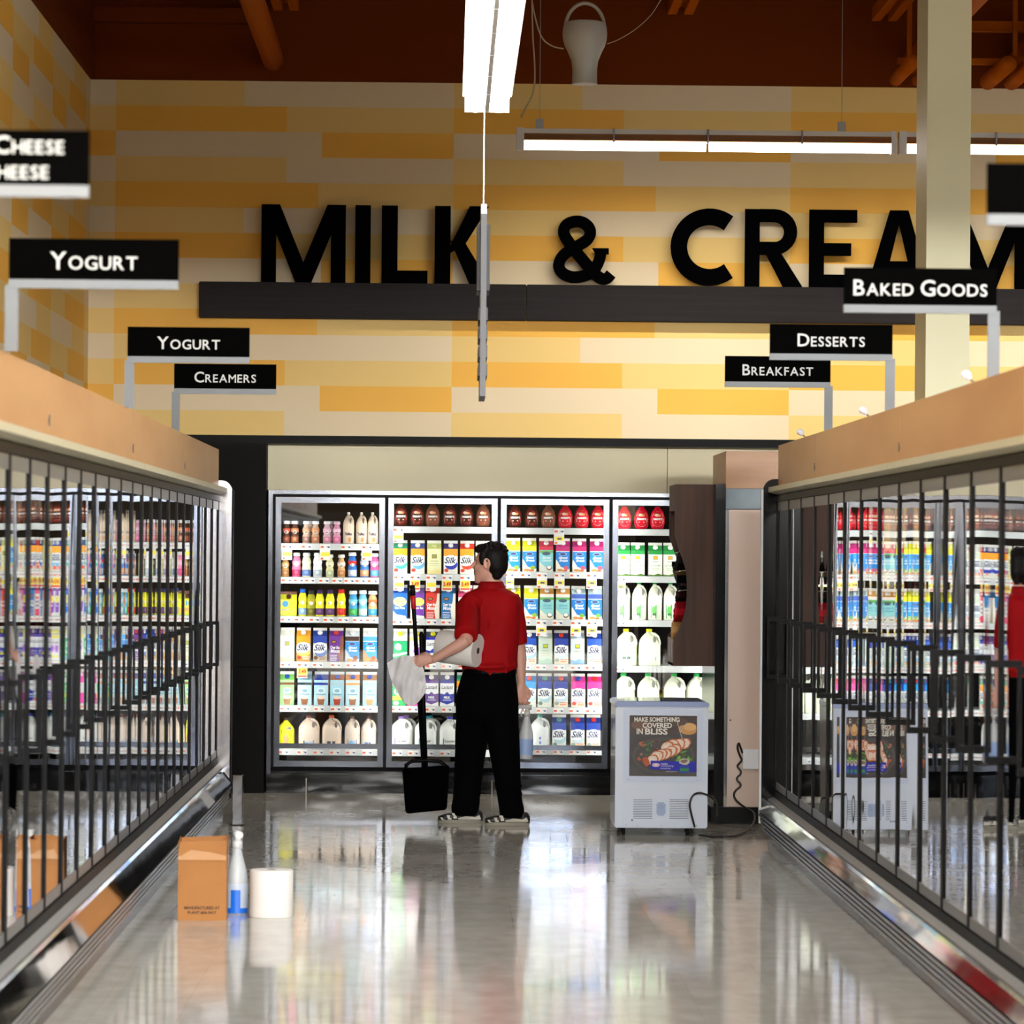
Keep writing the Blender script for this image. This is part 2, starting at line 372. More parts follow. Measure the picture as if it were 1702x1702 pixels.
# ------------------------------------------------------------------ lights hanging from the roof
def linear_light(x, y0, y1, z, label, group, along='y'):
    """twin-lens strip luminaire"""
    t = thing('ceiling_light', label, 'light', ((x, (y0 + y1) / 2, z)), group)
    L = (y1 - y0) / 2
    hb = nb(); box(hb, -.035, .035, -L, L, .02, .10); box(hb, -.13, .13, -L, L, .053, .060); obj('housing', hb, WHITE, t)
    for s in (-1, 1):
        q = nb(); rings = []
        for yy in (-L + .01, L - .01):
            rings.append([(s * .063 + .05 * math.cos(a), yy, .01 + .042 * math.sin(a)) for a in [2 * PI * i / 12 for i in range(12)]])
        loft(q, rings); obj('lens', q, LENS, t)
    e = nb(); box(e, -.012, .012, -L, L, -.028, -.02)
    for yy in (-L, -L / 3, L / 3, L): box(e, -.118, .118, yy - .008, yy + .008, -.03, .05)
    obj('clip_rail', e, WHITE, t)
    for yy in (-L * .8, L * .8):
        w = nb(); box(w, -.003, .003, yy - .003, yy + .003, .1, 6.4 - z); obj('hanger', w, STEEL, t)
for i in range(5):
    y1 = 21.6 - i * 2.46
    lab = ['bright twin lens strip light over the aisle, end nearest the tiled wall', 'bright twin lens strip light over the aisle, next one out from the wall'][i] if i < 2 else 'twin lens strip light in the aisle row, over the aisle before the camera'
    linear_light(.195, y1 - 2.44, y1, 3.99, lab, 'strip lights over the aisle')
for xx, ya in ((3.3, 17.5), (5.6, 20.5), (8.2, 20.5)):  # extra rows out of view, added for more frontal light on the wall
    for i in range(11):
        y1 = ya - i * 2.46
        if y1 < 11.7: continue
        linear_light(xx, y1 - 2.44, y1, 4.2, 'added unseen twin lens strip light over the neighbouring aisle', 'added strip lights over the next aisle')
FILL_LENS = M('fill_lens', (255, 252, 246), .4, emit=FILL)  # unseen luminaires added to brighten surfaces that face the camera
for xx in (-1.3, 1.7, 4.0, 6.3, 8.6):
    for yy in (-1, -3.7, -6.4, -9.1, -11.6):
        t = thing('added_fill_light', 'added unseen fill light over the front half of the store', 'light', (xx, yy, 3.9), 'added fill lights behind the camera')
        q = nb(); prism(q, [(-.12, 0), (.12, 0), (.15, .14), (-.15, .14)], 'x', -.9, .9); obj('lens', q, FILL_LENS, t)
        q = nb(); box(q, -.92, .92, -.17, .17, .14, .24); obj('housing', q, WHITE, t)
        q = nb(); box(q, -.005, .005, -.005, .005, .24, 2.5); obj('hanger', q, STEEL, t)
# batten in front of the tiled wall
def batten(x0, x1, label):
    t = thing('batten_light', label, 'light', ((x0 + x1) / 2, 26.4, 4.27), 'battens lighting the tiled wall'); L = (x1 - x0) / 2
    q = nb(); box(q, -L, L, -.04, .05, .075, .105); obj('housing', q, WHITE, t)
    q = nb(); faces(q, [(-L, -.05, .03), (L, -.05, .03), (L, -.03, .075), (-L, -.03, .075), (-L, .06, .03), (L, .06, .03), (L, .04, .075), (-L, .04, .075)], [(0, 1, 2, 3), (4, 7, 6, 5)])
    obj('reflector', q, M('reflector', (200, 150, 110), .25, .6), t)
    for s in (-1, 1):
        q = nb(); xa, xb = (-L + .02, -.01) if s < 0 else (.01, L - .02)
        loft(q, [[(xx, .005 + .032 * math.cos(a), .0 + .03 * math.sin(a)) for a in [2 * PI * i / 12 for i in range(12)]] for xx in (xa, xb)])
        obj('tube', q, TUBE, t)
    for e0, e1 in ((-L - .02, -L + .03), (L - .03, L)):
        q = nb(); box(q, e0, e1, -.05, .06, -.035, .11); obj('end_cap', q, WHITE, t)
    la = bpy.data.lights.new('batten_lamp', 'AREA'); la.shape = 'RECTANGLE'; la.size = 2 * L - .1; la.size_y = .05; la.energy = 44.0; la.color = (1, .94, .82); la.spread = math.radians(150)
    lo = bpy.data.objects.new('batten_lamp', la); COL.objects.link(lo); lo.parent = t; lo.location = (0, .005, -.034); lo.rotation_euler = (math.radians(12), 0, 0)
    for s in (-L / 2, 0, L / 2):
        q = nb(); box(q, s - .006, s + .006, -.052, .062, .02, .11); obj('bracket', q, ALU, t)
    for s in (-L + .13, L - .35):
        q = nb(); box(q, s - .025, s + .025, -.02, .03, .105, .17); box(q, s - .002, s + .002, 0, .004, .17, 6.4 - 4.27); obj('hanger', q, STEEL, t)
batten(.45, 2.89, 'slim white tube batten before the tiled wall, whole length in view')
batten(2.93, 5.37, 'slim white tube batten passing behind the cream column')

# hanging frosted cup speaker and its cables
t = thing('pendant_speaker', 'frosted white cup shaped speaker with a looped handle under the roof', 'speaker', (.79, 24, 4.39))
q = nb(); lathe(q, [(.073, 0), (.076, .004), (.074, .01), (.073, .09), (.08, .14), (.1, .19), (.118, .225), (.128, .26), (.132, .3), (.128, .34), (.118, .365), (.09, .372)], n=40); obj('shell', q, PLASTIC, t)
q = nb(); lathe(q, [(.058, .03), (.06, .1), (.075, .16), (.105, .22), (.1, .235)], n=32, cap=False); obj('horn', q, M('horn', (190, 192, 190), .4), t)
q = nb(); tube(q, [(.115 * math.cos(a), 0, .33 + .15 * math.sin(a)) for a in [PI * i / 16 for i in range(17)]], .011, 8); obj('handle', q, M('handle_grey', (165, 160, 150), .5), t)
def cable(pts, r, label, mat, name='cable', cat='cable'):
    for _ in range(2):
        pts = [pts[0]] + [tuple(a[i] * (1 - u) + b[i] * u for i in range(3)) for a, b in zip(pts, pts[1:]) for u in (.25, .75)] + [pts[-1]]
    q = nb(); tube(q, pts, r, 6); return tag(obj(name, q, mat), label, cat)
CAB = M('pale_cable', (190, 178, 150), .5)
cable([(.47, 24.2, 6.4), (.46, 24.1, 5.0), (.49, 24, 4.55 + .25), (.53, 24, 4.66), (.6, 24, 4.61), (.665, 24, 4.60)], .004, 'pale cable looping from the roof to the cup speaker', CAB)
cable([(.52, 26.4, 6.4), (.52, 26.4, 5.1), (.55, 26.4, 4.75), (.54, 26.4, 4.6), (.48, 26.4, 4.5), (.46, 26.4, 4.45)], .005, 'pale cable dropping to the end of the wall batten', CAB)
cable([(.92, 24, 4.63), (1.0, 24, 4.66), (1.12, 24, 4.74), (1.22, 24, 4.85), (1.32, 24, 5.1), (1.4, 24, 6.4)], .002, 'thin wire sweeping from the cup speaker up to the roof', CAB, 'wire', 'wire')

# roof pipes and channels
def pipe(x, z, r, y0, y1, label, couplings=()):
    q = nb(); tube(q, [(x, y0, z), (x, y1, z)], r, 20)
    for c in couplings: tube(q, [(x, c - .06, z), (x, c + .06, z)], r * 1.06, 20)
    return tag(obj('pipe', q, ORANGE, smooth=True), label, 'pipe', 'orange painted roof pipes')
pipe(-1.21, 4.98, .075, 8, 27.86, 'thick orange pipe running to the wall on the speaker-free side, above MILK', (24.0, 18.0))
pipe(3.155, 5.005, .075, 14, 27.86, 'orange pipe laid on the hanging bar just beside the cream column')
pipe(3.9, 5.025, .095, 14, 27.86, 'fattest orange pipe, beyond the cream column')
for i, xx in enumerate((3.0, 3.15)):
    pipe(xx, 4.838, .045, 26.4, 27.4, ['thin orange pipe slung under the bar, end one before the column', 'thin orange pipe slung under the bar, half hidden by the column'][i])
for i, xx in enumerate((3.62, 3.78)):
    pipe(xx, 4.828, .055, 26.4, 27.4, ['thin orange pipe beyond the column, its nearer side', 'thin orange pipe beyond the column, its far side'][i])
q = nb(); box(q, 2.96, 5.5, 26.9, 26.95, 4.885, 4.925); box(q, 3.02, 3.05, 26.9, 26.93, 4.925, 6.4); box(q, 3.72, 3.75, 26.9, 26.93, 4.94, 6.4)
tag(obj('hanger_bar', q, ORANGE), 'orange hanging bar carrying the thin pipes near the column', 'bar')
q = nb(); box(q, 3.3, 5.5, 27.1, 27.16, 5.13, 5.2); box(q, 3.3, 3.34, 27.1, 27.16, 5.2, 6.4)
tag(obj('hanger_bar', q, ORANGE), 'upper orange bar beyond the column, above the thin pipes', 'bar')
def channel(x, z, y1, label):
    q = nb(); box(q, x - .085, x - .025, 8, y1, z, z + .09); box(q, x + .025, x + .085, 8, y1, z, z + .09); box(q, x - .025, x + .025, 8, y1 - .01, z + .05, z + .09)
    for yy in (12, 18, 24): box(q, x - .08, x + .08, yy, yy + .05, z + .09, 6.4)
    tag(obj('roof_channel', q, ORANGE), label, 'channel', 'orange twin roof channels')
channel(-1.12, 5.30, 27.7, 'orange twin channel just beside the thick pipe above MILK')
channel(1.56, 5.30, 27.7, 'orange twin channel above the letter C')
channel(2.95, 5.27, 27.7, 'orange twin channel just before the cream column')
q = nb(); box(q, -2.43, -1.3, 27.75, 27.87, 5.22, 5.32); tag(obj('roof_angle', q, RUST), 'rust orange ledger on the wall in the roof corner', 'ledger')

# hanging blade sign seen edge-on
t = thing('blade_sign', 'thin grey hanging aisle sign seen edge on below the strip light', 'sign', (.168, 20, 2.38))
BG = M('blade_grey', (84, 86, 90), .5)
q = nb(); prism(q, [(-.35, 0), (.35, 0), (.35, .88), (.2, .94), (-.2, .94), (-.35, .88)], 'x', -.014, .014); obj('board', q, BG, t)
for s in (-1, 1):
    q = nb(); box(q, s * .014, s * .031, -.2, .2, .52, .84); obj('number_panel', q, M('blade_dark', (30, 30, 32), .5), t)
    q = nb()
    for k in range(4): box(q, s * .014, s * .022, -.3, .3, .10 + .09 * k, .16 + .09 * k)
    obj('lettering', q, M('blade_white', (60, 60, 62), .5), t)
q = nb(); box(q, -.0015, .0015, -.002, .002, .94, 1.585); obj('hanger', q, CHROME, t)

# ------------------------------------------------------------------ category flags standing on the cases
FLAGP = M('flag_black', (4, 4, 4), .6, spec=0); FLAGT = M('flag_lettering', (176, 180, 180), .5)
def smallcaps(bm, words, zc, hcap, fn, mi=1):
    """first letters big, others small capitals, on one base line"""
    parts = []; tot = 0
    for w in words:
        for i, ch in enumerate(w):
            vs, fs = text_geo(ch, .011); k = hcap / .73 * (1 if i == 0 else .76)
            x0 = min(v[0] for v in vs); x1 = max(v[0] for v in vs)
            parts.append((ch, tot, x0, k, vs, fs)); tot += (x1 - x0) * k * 1.0 + hcap * .12
        tot += hcap * .32
    tot -= hcap * .44
    for ch, off, x0, k, vs, fs in parts:
        faces(bm, [fn(off + (v[0] - x0) * k - tot / 2, zc - hcap / 2 + v[1] * k) for v in vs], fs, mi)
def flag(xp, yy, side, lines, label, zb=2.455, w=.537):
    """side +1: flag reaches toward +x from its post"""
    t = thing('category_sign', label, 'sign', (xp, yy, 2.25), 'black category signs on grey posts')
    a, b = (0, w) if side > 0 else (-w, 0)
    zb -= 2.25
    q = nb(); box(q, -.012 if side > 0 else -.03, .03 if side > 0 else .012, -.006, .006, 0, zb + .01); obj('post', q, SIGNP, t)
    q = nb(); box(q, a, b, -.012, .012, zb, zb + .028); obj('rail', q, SIGNP, t)
    q = nb(); top = zb + .028 + .13; box(q, a, b, -.008, .008, zb + .028, top)
    f = lambda u, v: ((a + b) / 2 + u, -.0086, v)
    if len(lines) == 1 and lines[0]: smallcaps(q, lines[0], zb + .028 + .062, .058, f)
    elif len(lines) == 2:
        smallcaps(q, lines[0], zb + .028 + .096, .043, f); smallcaps(q, lines[1], zb + .028 + .036, .043, f)
    obj('panel', q, [FLAGP, FLAGT], t, recalc=False)
flag(-1.441, 21.5, 1, [['CREAMERS']], 'black sign on a grey post reading CREAMERS', 2.45)
flag(-1.413, 18.0, 1, [['YOGURT']], 'black sign reading YOGURT, the smaller one next to CREAMERS', 2.45)
flag(-1.394, 12.95, 1, [['YOGURT']], 'larger black sign reading YOGURT in front, above the pale wood header', 2.45)
flag(-1.39, 9.66, 1, [['COTTAGE', 'CHEESE'], ['CREAM', 'CHEESE']], 'blurred two line black sign ending in CHEESE, cut by the frame', 2.455)
flag(1.944, 20.7, -1, [['BREAKFAST']], 'black sign on a grey post reading BREAKFAST', 2.478)
flag(1.942, 17.8, -1, [['DESSERTS']], 'black sign on a grey post reading DESSERTS', 2.478)
flag(1.925, 14.3, -1, [['BAKED', 'GOODS']], 'black sign on a grey post reading BAKED GOODS before the column', 2.478)
flag(1.911, 10.4, -1, [['PIZZA']] if False else [[]], 'blurred blank black sign cut by the frame, above the BAKED GOODS sign', 2.471)
for yy, lab in ((22.5, 'small white clip light on the header, closest to the cooler wall'), (19.1, 'small white clip light on the header below the DESSERTS sign'), (15.3, 'small white clip light on the header before the cream column')):
    t = thing('clip_light', lab, 'clip light', (1.97, yy, 2.25), 'white clip lights on the wood header')
    q = nb(); tube(q, [(.03, 0, -.0), (.03, 0, .012), (-.012, 0, .045)], .004, 6); obj('arm', q, STEEL, t)
    q = nb(); sphere(q, (-.022, 0, .058), .02, .02, .017); sphere(q, (-.012, 0, .048), .012); obj('lamp_head', q, M('clip_white', (225, 228, 240), .3), t)

# ------------------------------------------------------------------ long glass-door cases either side
CG = glass('case_glass', 5, .0035)
INN = M('case_liner', (40, 42, 44), .5)
HW = 'wood header'
def case(side, y0, y1, nd, xg, zr, label, finmat, last):
    """xg glass plane; side +1 stands to +x of the aisle. y1 far end."""
    s = side; t = thing('freezer_case', label, 'refrigerated case', (xg, y0, 0), 'long glass door cases'); L = y1 - y0
    B = lambda q, a, b, c, d, e, f, mi=0: box(q, *(sorted((s * a, s * b))), c, d, e, f, mi)       # a, b: into the case positive
    g = .004
    q = nb(); B(q, .0, .14, g, L - g, 2.02, 2.25); o = obj('header_panel', q, WOODL, t)
    q = nb(); B(q, -.003, .0, .03, .05, 2.06, 2.10); B(q, -.003, 0, .01, .03, 2.07, 2.085); obj('bolt', q, M('bolt_grey', (60, 60, 62), .4), t)
    q = nb(); prism(q, [(0, 2.02), (-s * .055, 2.012), (-s * .055, 1.985), (s * .01, 1.965), (s * .2, 1.965), (s * .2, 2.02)], 'y', g, L - g); obj('valance', q, M('valance_cream', (196, 190, 160), .35), t)
    q = nb(); B(q, -.012, .03, 0, L, 1.93, 1.965); obj('upper_rail', q, BLACK, t)
    q = nb(); B(q, -.012, .03, 0, L, zr - .04, zr); obj('lower_rail', q, BLACK, t)
    q = nb(); B(q, .78, .80, 0, L, .2, 2.02); B(q, .03, .8, 0, L, .19, .21); B(q, .03, .8, 0, L, 1.97, 2.0)
    B(q, .03, .8, 0, .01, .2, 2.0); B(q, .03, .8, L - .01, L, .2, 2.0); obj('liner', q, INN, t)
    for k in range(4):
        q = nb(); B(q, .12, .76, .02, L - .02, .52 + .34 * k, .535 + .34 * k); obj('shelf', q, M('case_shelf', (60, 62, 64), .5), t)
    zl = .17 + (zr - .29) * .25
    q = nb(); prism(q, [(s * .03, zr - .04), (-s * .012, zr - .04), (-s * .046, zr - .052), (-s * .046, zr - .060), (s * .03, zr - .060)], 'y', .003, L - .003); obj('bumper_cap', q, M('cap_strip', (150, 150, 148), .4, .5), t)
    q = nb(); prism(q, [(s * .03, zr - .061), (-s * .052, zr - .061), (-s * .062, zr - .072), (-s * .097, zl), (-s * .07, zl - .004), (s * .03, zl - .004)], 'y', .003, L - .003); obj('bumper', q, BUMPER, t)
    q = nb()
    for k in range(4):
        zz = zl - .026 - .027 * k
        B(q, -(.096 - .006 * k), .02, 0, L, zz, zz + .015); B(q, -(.088 - .006 * k), .02, 0, L, zz - .004, zz, 0)
    obj('base_grille', q, STEEL, t)
    q = nb(); B(q, -.045, .8, 0, L, 0, .062); B(q, -.03, .8, 0, L, .062, .2); obj('kick_plate', q, M('kick_black', (14, 14, 15), .25), t)
    dw = L / nd
    for k in range(nd):
        a, b = k * dw, (k + 1) * dw; zt = 1.928
        q = nb(); st = .028
        B(q, -.006, .01, a + g, a + st, zr, zt); B(q, -.006, .01, b - st, b - g, zr, zt)
        B(q, -.003, .01, a + st, b - st, zr + .004, zr + .045, 1); B(q, -.003, .01, a + st, b - st, zt - .05, zt, 1)
        d_ = obj('door', q, [BLACK, M('door_rail_grey', (92, 92, 90), .3)], t)
        q = nb(); tw = random.uniform(-.0012, .0012); bow = random.uniform(.0006, .0016); n = 8; rows = []
        for i in range(n + 1):
            u = i / n; rows.append([(s * (tw * (u - .5) + bow * (4 * (u - .5) ** 2)), a + st + (b - a - 2 * st) * u, zr + .045 + (zt - .05 - zr - .045) * j / 6) for j in range(7)])
        vv = [[q.verts.new(p) for p in r] for r in rows]
        for i in range(n):
            for j in range(6):
                f = q.faces.new((vv[i][j], vv[i + 1][j], vv[i + 1][j + 1], vv[i][j + 1])); f.smooth = True
        obj('glass', q, CG, d_, recalc=False)
        q = nb(); hy = b - .075 if s > 0 else a + .075
        if s > 0:
            B(q, -.062, -.048, hy - .007, hy + .007, .93, 1.27); B(q, -.062, 0, hy - .012, hy + .012, 1.25, 1.275); B(q, -.062, 0, hy - .012, hy + .012, .925, .95)
        else:
            B(q, -.045, -.03, hy - .01, hy + .01, .93, 1.20); B(q, -.045, 0, hy - .012, hy + .012, 1.18, 1.20); B(q, -.045, 0, hy - .012, hy + .012, .93, .95)
        obj('handle', q, BLACK, d_)
    if last:
        q = nb(); yy = L
        pr = [(-.065, .07), (-.085, .2), (-.085, 1.99)] + [(-.02 - .065 * math.cos(a), 1.99 + .07 * math.sin(a)) for a in [PI / 2 * i / 6 for i in range(1, 7)]] + [(.12, 2.06), (.12, .07)]
        prism(q, [(s * a, b) for a, b in pr], 'y', yy, yy + .03); obj('end_fin', q, finmat, t)
        q = nb(); B(q, -.095, -.083, yy - .002, yy + .034, .1, 2.0) ; obj('edge_strip', q, BLACK if s < 0 else WHITE, t)
XR, XL = 1.885, -1.41
Yr = [23.2, 20.86, 16.95, 13.05, 9.15]; nR = [3, 5, 5, 5]
lr = ['three door freezer case at the far end of the aisle beside the taupe panel', 'five door freezer case second from the taupe panel, under the DESSERTS sign', 'five door freezer case under the BAKED GOODS sign, reflecting the man', 'freezer case nearest the camera on the side of the cream column']
for i in range(4): case(1, Yr[i + 1], Yr[i], nR[i], XR, .29, lr[i], BLK_GLOSS, i == 0)
Yl = [25.2, 21.9, 18.28, 14.42, 10.6]; nL = [5, 6, 6, 6]
ll = ['glass door case at the far end ending in a chrome fin, under CREAMERS', 'glass door case beside the cardboard box, second from the chrome fin', 'glass door case third from the chrome fin, under the larger YOGURT sign', 'glass door case nearest the camera on the side of the cardboard box']
for i in range(4): case(-1, Yl[i + 1], Yl[i], nL[i], XL, .35, ll[i], M('fin_chrome', (225, 222, 224), .12, .9), i == 0)

# guard post beside the chrome fin
t = thing('guard_post', 'short polished steel guard post on the floor beside the black side panel', 'post', (-1.225, 24.2, 0))
q = nb(); prism(q, [(-.03, -.02), (.03, -.02), (.035, .0), (.03, .02), (-.03, .02)], 'z', 0, .3); bmesh.ops.bevel(q, geom=list(q.edges), offset=.003, affect='EDGES'); obj('sleeve', q, CHROME, t)
q = nb(); box(q, -.038, .04, -.028, .028, 0, .006); obj('foot', q, BLACK, t)

# ------------------------------------------------------------------ end case with taupe side panel
t = thing('end_case', 'end case with taupe side panel, wood header and black corner posts', 'refrigerated case', (1.69, 24.7, 0))
q = nb(); box(q, .0, 1.15, 0, 1.2, 2.03, 2.255); obj('header_panel', q, WOODE, t)
q = nb(); box(q, -.0, 1.15, .02, 1.2, 1.905, 2.03); obj('upper_panel', q, M('blue_grey_steel', (92, 104, 112), .4, .3, noise=((6, 6, 6), .2, (70, 82, 90))), t)
q = nb(); box(q, 0, 1.15, .01, .03, .62, 1.9); box(q, 0, 1.15, .012, .03, .1, .61); box(q, 0, 1.15, .006, .012, .608, .622); obj('side_panel', q, TAUPE, t)
q = nb(); box(q, .0, .02, .0, .03, .1, 1.9); obj('corner_trim', q, CHROME, t)
q = nb(); box(q, -.06, .0, -.01, 1.2, .02, 2.055); obj('end_fin', q, BLK_GLOSS, t)
q = nb(); box(q, .035, .043, .0, .012, .62, .63); obj('screw', q, CHROME, t)
q = nb(); box(q, -.08, 1.15, -.05, 1.2, 0, .10); box(q, -.3, -.06, .3, 1.1, 0, .06); obj('base', q, BLACK, t)
q = nb(); box(q, .03, 1.15, .06, 1.2, .1, 1.9); obj('body', q, INN, t)
q = nb(); box(q, .0, .115, 0, .002, .352, .50)
o = boxo('outlet_cover', (1.805, 1.9, 24.68, 24.71, .33, .45), WHITE, bev=.003); tag(o, 'white square outlet cover on the taupe panel', 'outlet cover')
q.free()
KB = M('cord_black', (10, 10, 11), .4)
pts = [(1.80, 24.66, .43), (1.785, 24.64, .47), (1.775, 24.63, .495), (1.765, 24.63, .46), (1.785, 24.64, .41), (1.80, 24.66, .385), (1.775, 24.64, .36), (1.765, 24.63, .35), (1.80, 24.63, .31), (1.755, 24.62, .275), (1.80, 24.62, .235), (1.75, 24.62, .2), (1.745, 24.6, .16), (1.80, 24.58, .11), (1.87, 24.4, .08), (1.80, 23.9, .012), (1.65, 23.4, .008), (1.60, 23.45, .008), (1.55, 23.38, .008), (1.47, 23.5, .01)]
cable(pts, .0065, 'coiled black power cord dropping down the taupe panel to the floor', KB, 'power_cord', 'cord')
cable([(1.44, 23.44, .14 - .08), (1.42, 23.42, .13), (1.405, 23.40, .19), (1.42, 23.40, .24), (1.45, 23.41, .26), (1.50, 23.5, .25), (1.58, 23.6, .2), (1.6, 23.9, .1)], .006, 'black cord arching over the lower corner of the chest freezer', KB, 'power_cord', 'cord')

# walnut side rack with hanging snack bags
t = thing('snack_rack', 'dark walnut side rack with scooped edges hung beside the end case', 'display rack', (1.39, 24.9, .945))
prof = [(0, 0), (.24, 0), (.24, 1.11), (.004, 1.11), (.004, .80)]
prof += [(.02, .745), (.05, .66), (.075, .58), (.082, .5), (.08, .40), (.065, .31), (.035, .225), (0, .17)]
RD = .62
for yy in (0, RD): q = nb(); prism(q, prof, 'y', yy, yy + .02); obj('side_panel', q, WOODD, t)
q = nb(); box(q, .005, .24, .02, RD, .95, 1.11); obj('top_box', q, WOODD, t)
q = nb(); box(q, .225, .24, .02, RD, 0, .95); obj('back_panel', q, WOODD, t)
q = nb(); box(q, .0, .225, .02, RD, 0, .015); box(q, 0.0, .012, .02, RD, 0.0, .165); obj('tray', q, M('tray_white', (196, 196, 198), .5), t)
q = nb()
for k in range(5): box(q, -.0008, 0, .08 + .1 * k, .12 + .1 * k, .02, .05 if k % 2 else .14)
obj('tray_label', q, M('label_grey', (90, 90, 96), .5), t)
for zz in (.70, .58, .46):
    q = nb(); tube(q, [(.04, .03, zz), (.03, RD / 2, zz - .01), (.04, RD, zz)], .003, 6); tube(q, [(.04, .03, zz), (.2, .03, zz + .02)], .003, 6); obj('wire_hook', q, CHROME, t)
def bag(loc, c1, c2, label, w_=.07, sz=.09, tilt=0, txt=None, rz=-.75):
    q = nb(); rings = []
    for j in range(13):
        u = j / 12; zz = -sz + 2 * sz * u; th = .022 * max(.03, math.sin(PI * u)) ** .6
        wv = w_ * (1 + .03 * math.sin(j * 2.1)); rings.append(ell((.002 * math.sin(j * 1.7), 0, zz), th, wv, 18, sq=2.6))
    loft(q, rings)
    for f in q.faces: f.material_index = 1 if -.35 * sz < f.calc_center_median().z < .4 * sz else 0
    if txt: put_text(q, txt, lambda u, v: (-.0245, -u, v + .01), w_ * 1.2, sz * .6, 2, .05)
    o = obj('snack_bag', q, [C(c1, .25), C(c2, .25), C((236, 220, 200))], smooth=True, recalc=False); o.location = loc; o.rotation_euler = (0, tilt, rz + PI / 2 * 0)
    tag(o, label, 'snack bag', 'snack bags in the walnut rack')
bag((1.462, 25.05, 1.60), (14, 13, 13), (30, 28, 27), 'uppermost black snack bag in the walnut rack', .07, .075, .35)
bag((1.458, 25.25, 1.515), (16, 16, 18), (96, 74, 40), 'black snack bag with a tan band in the walnut rack', .075, .07, -.3)
bag((1.452, 25.1, 1.385), (20, 19, 20), (46, 20, 20), 'dark snack bag in the middle of the walnut rack', .05, .05, .25)
bag((1.445, 25.1, 1.275), (150, 20, 30), (196, 30, 40), 'red snack bag in the walnut rack above the tan one', .06, .062, .12, 'LO')
bag((1.425, 25.12, 1.165), (190, 140, 86), (206, 160, 104), 'tan snack bag lowest in the walnut rack', .05, .055, .1)

# ------------------------------------------------------------------ chest freezer with poster
CW = M('chest_white', (206, 216, 232), .25, coat=.3)
t = thing('chest_freezer', 'small white chest freezer on wheels with a food poster front', 'freezer', (.985, 23.55, 0))
def mitre_frame(q, x0, x1, z0, z1, w, yy, d):
    for poly in ([(x0, z0), (x1, z0), (x1 - w, z0 + w), (x0 + w, z0 + w)], [(x1, z0), (x1, z1), (x1 - w, z1 - w), (x1 - w, z0 + w)], [(x0, z1), (x0 + w, z1 - w), (x1 - w, z1 - w), (x1, z1)], [(x0, z0), (x0 + w, z0 + w), (x0 + w, z1 - w), (x0, z1)]):
        prism(q, poly, 'y', yy, yy - d)
q = nb(); box(q, 0, .535, 0, .68, .045, .745); bmesh.ops.bevel(q, geom=list(q.edges), offset=.006, segments=2, affect='EDGES'); obj('body', q, CW, t)
q = nb(); prism(q, [(-.006, .745), (.541, .745), (.541, .765), (.52, .775), (.015, .775), (-.006, .765)], 'y', -.008, .7); obj('lid', q, M('lid_blue', (150, 168, 210), .15), t)
q = nb(); prism(q, [(.02, .7755), (.51, .7755), (.51, .777), (.02, .777)], 'y', .05, .65); obj('lid_glass', q, M('lid_glass', (96, 108, 150), .06), t)
q = nb(); box(q, .015, .05, .01, .1, .777, .785); obj('lid_clip', q, WHITE, t)
q = nb(); mitre_frame(q, .045, .505, .31, .73, .035, 0, .012); obj('poster_frame', q, M('frame_pale', (190, 202, 224), .3), t)
q = nb(); box(q, .052, .5, -.004, 0, .05, .265); box(q, .09, .47, -.006, -.004, .075, .25); obj('service_panel', q, CW, t)
for x0 in (.105, .315):
    q = nb()
    for k in range(12): box(q, x0, x0 + .11, -.0075, -.006, .10 + .0098 * k, .1028 + .0098 * k)
    obj('vent_grille', q, M('louvre_shadow', (70, 80, 98), .5), t)
q = nb(); box(q, .24, .292, -.012, -.006, .12, .195); bmesh.ops.bevel(q, geom=list(q.edges), offset=.008, segments=2, affect='EDGES')
obj('power_inlet', q, M('inlet_blue', (140, 160, 196), .3), t)
q = nb()
for dx, dz in ((0, .008), (.008, 0), (-.008, 0), (.005, -.008), (-.005, -.008)): box(q, .266 + dx - .0015, .266 + dx + .0015, -.0172, -.0155, .168 + dz - .0015, .168 + dz + .0015)
for sx, sz in ((.062, .062), (.13, .058), (.266, .058), (.47, .058), (.075, .322), (.275, .322), (.47, .322)): box(q, sx, sx + .004, -.0135, -.012 if sz > .3 else -.006, sz, sz + .004)
box(q, .095, .103, -.0068, -.006, .085, .096)
obj('screws', q, M('screw_dark', (50, 56, 70), .4), t)
for cx, cy in ((.05, .06), (.42, .06), (.05, .62), (.48, .62)):
    q = nb(); tube(q, [(cx - .008, cy, .024), (cx + .012, cy, .024)], .024, 16); w_ = obj('caster', q, MATTE, t)
    q = nb(); prism(q, [(cy - .02, .045), (cy + .02, .045), (cy + .006, .018), (cy - .006, .018)], 'x', cx - .014, cx - .009); obj('fork', q, BLACK, w_)
# poster: .0.079..0.47 x .345..0.695
PM = []; q = nb()
def pc(c, rough=.4):
    m = C(c, rough)
    if m not in PM: PM.append(m)
    return PM.index(m)
_ly = [0]
def PR(poly, c):
    _ly[0] += 1; yy = -.0045 - .00006 * _ly[0]
    faces(q, [(a, yy, b) for a, b in poly], [tuple(range(len(poly)))], pc(c))
def PE(cx, cz, rx, rz, c, rot=0, n=18, wob=0):
    pts = []
    for i in range(n):
        a = 2 * PI * i / n; k = 1 + wob * random.uniform(-1, 1); u, v = rx * k * math.cos(a), rz * k * math.sin(a)
        pts.append((cx + u * math.cos(rot) - v * math.sin(rot), cz + u * math.sin(rot) + v * math.cos(rot)))
    pts = [(min(max(a, .083), .4665), min(max(b, .349), .691)) for a, b in pts]
    PR(pts, c)
box(q, .08, .47, -.004, 0, .345, .695, pc((36, 27, 23)))
PR([(.08, .60), (.47, .585), (.47, .695), (.08, .695)], (58, 42, 35))
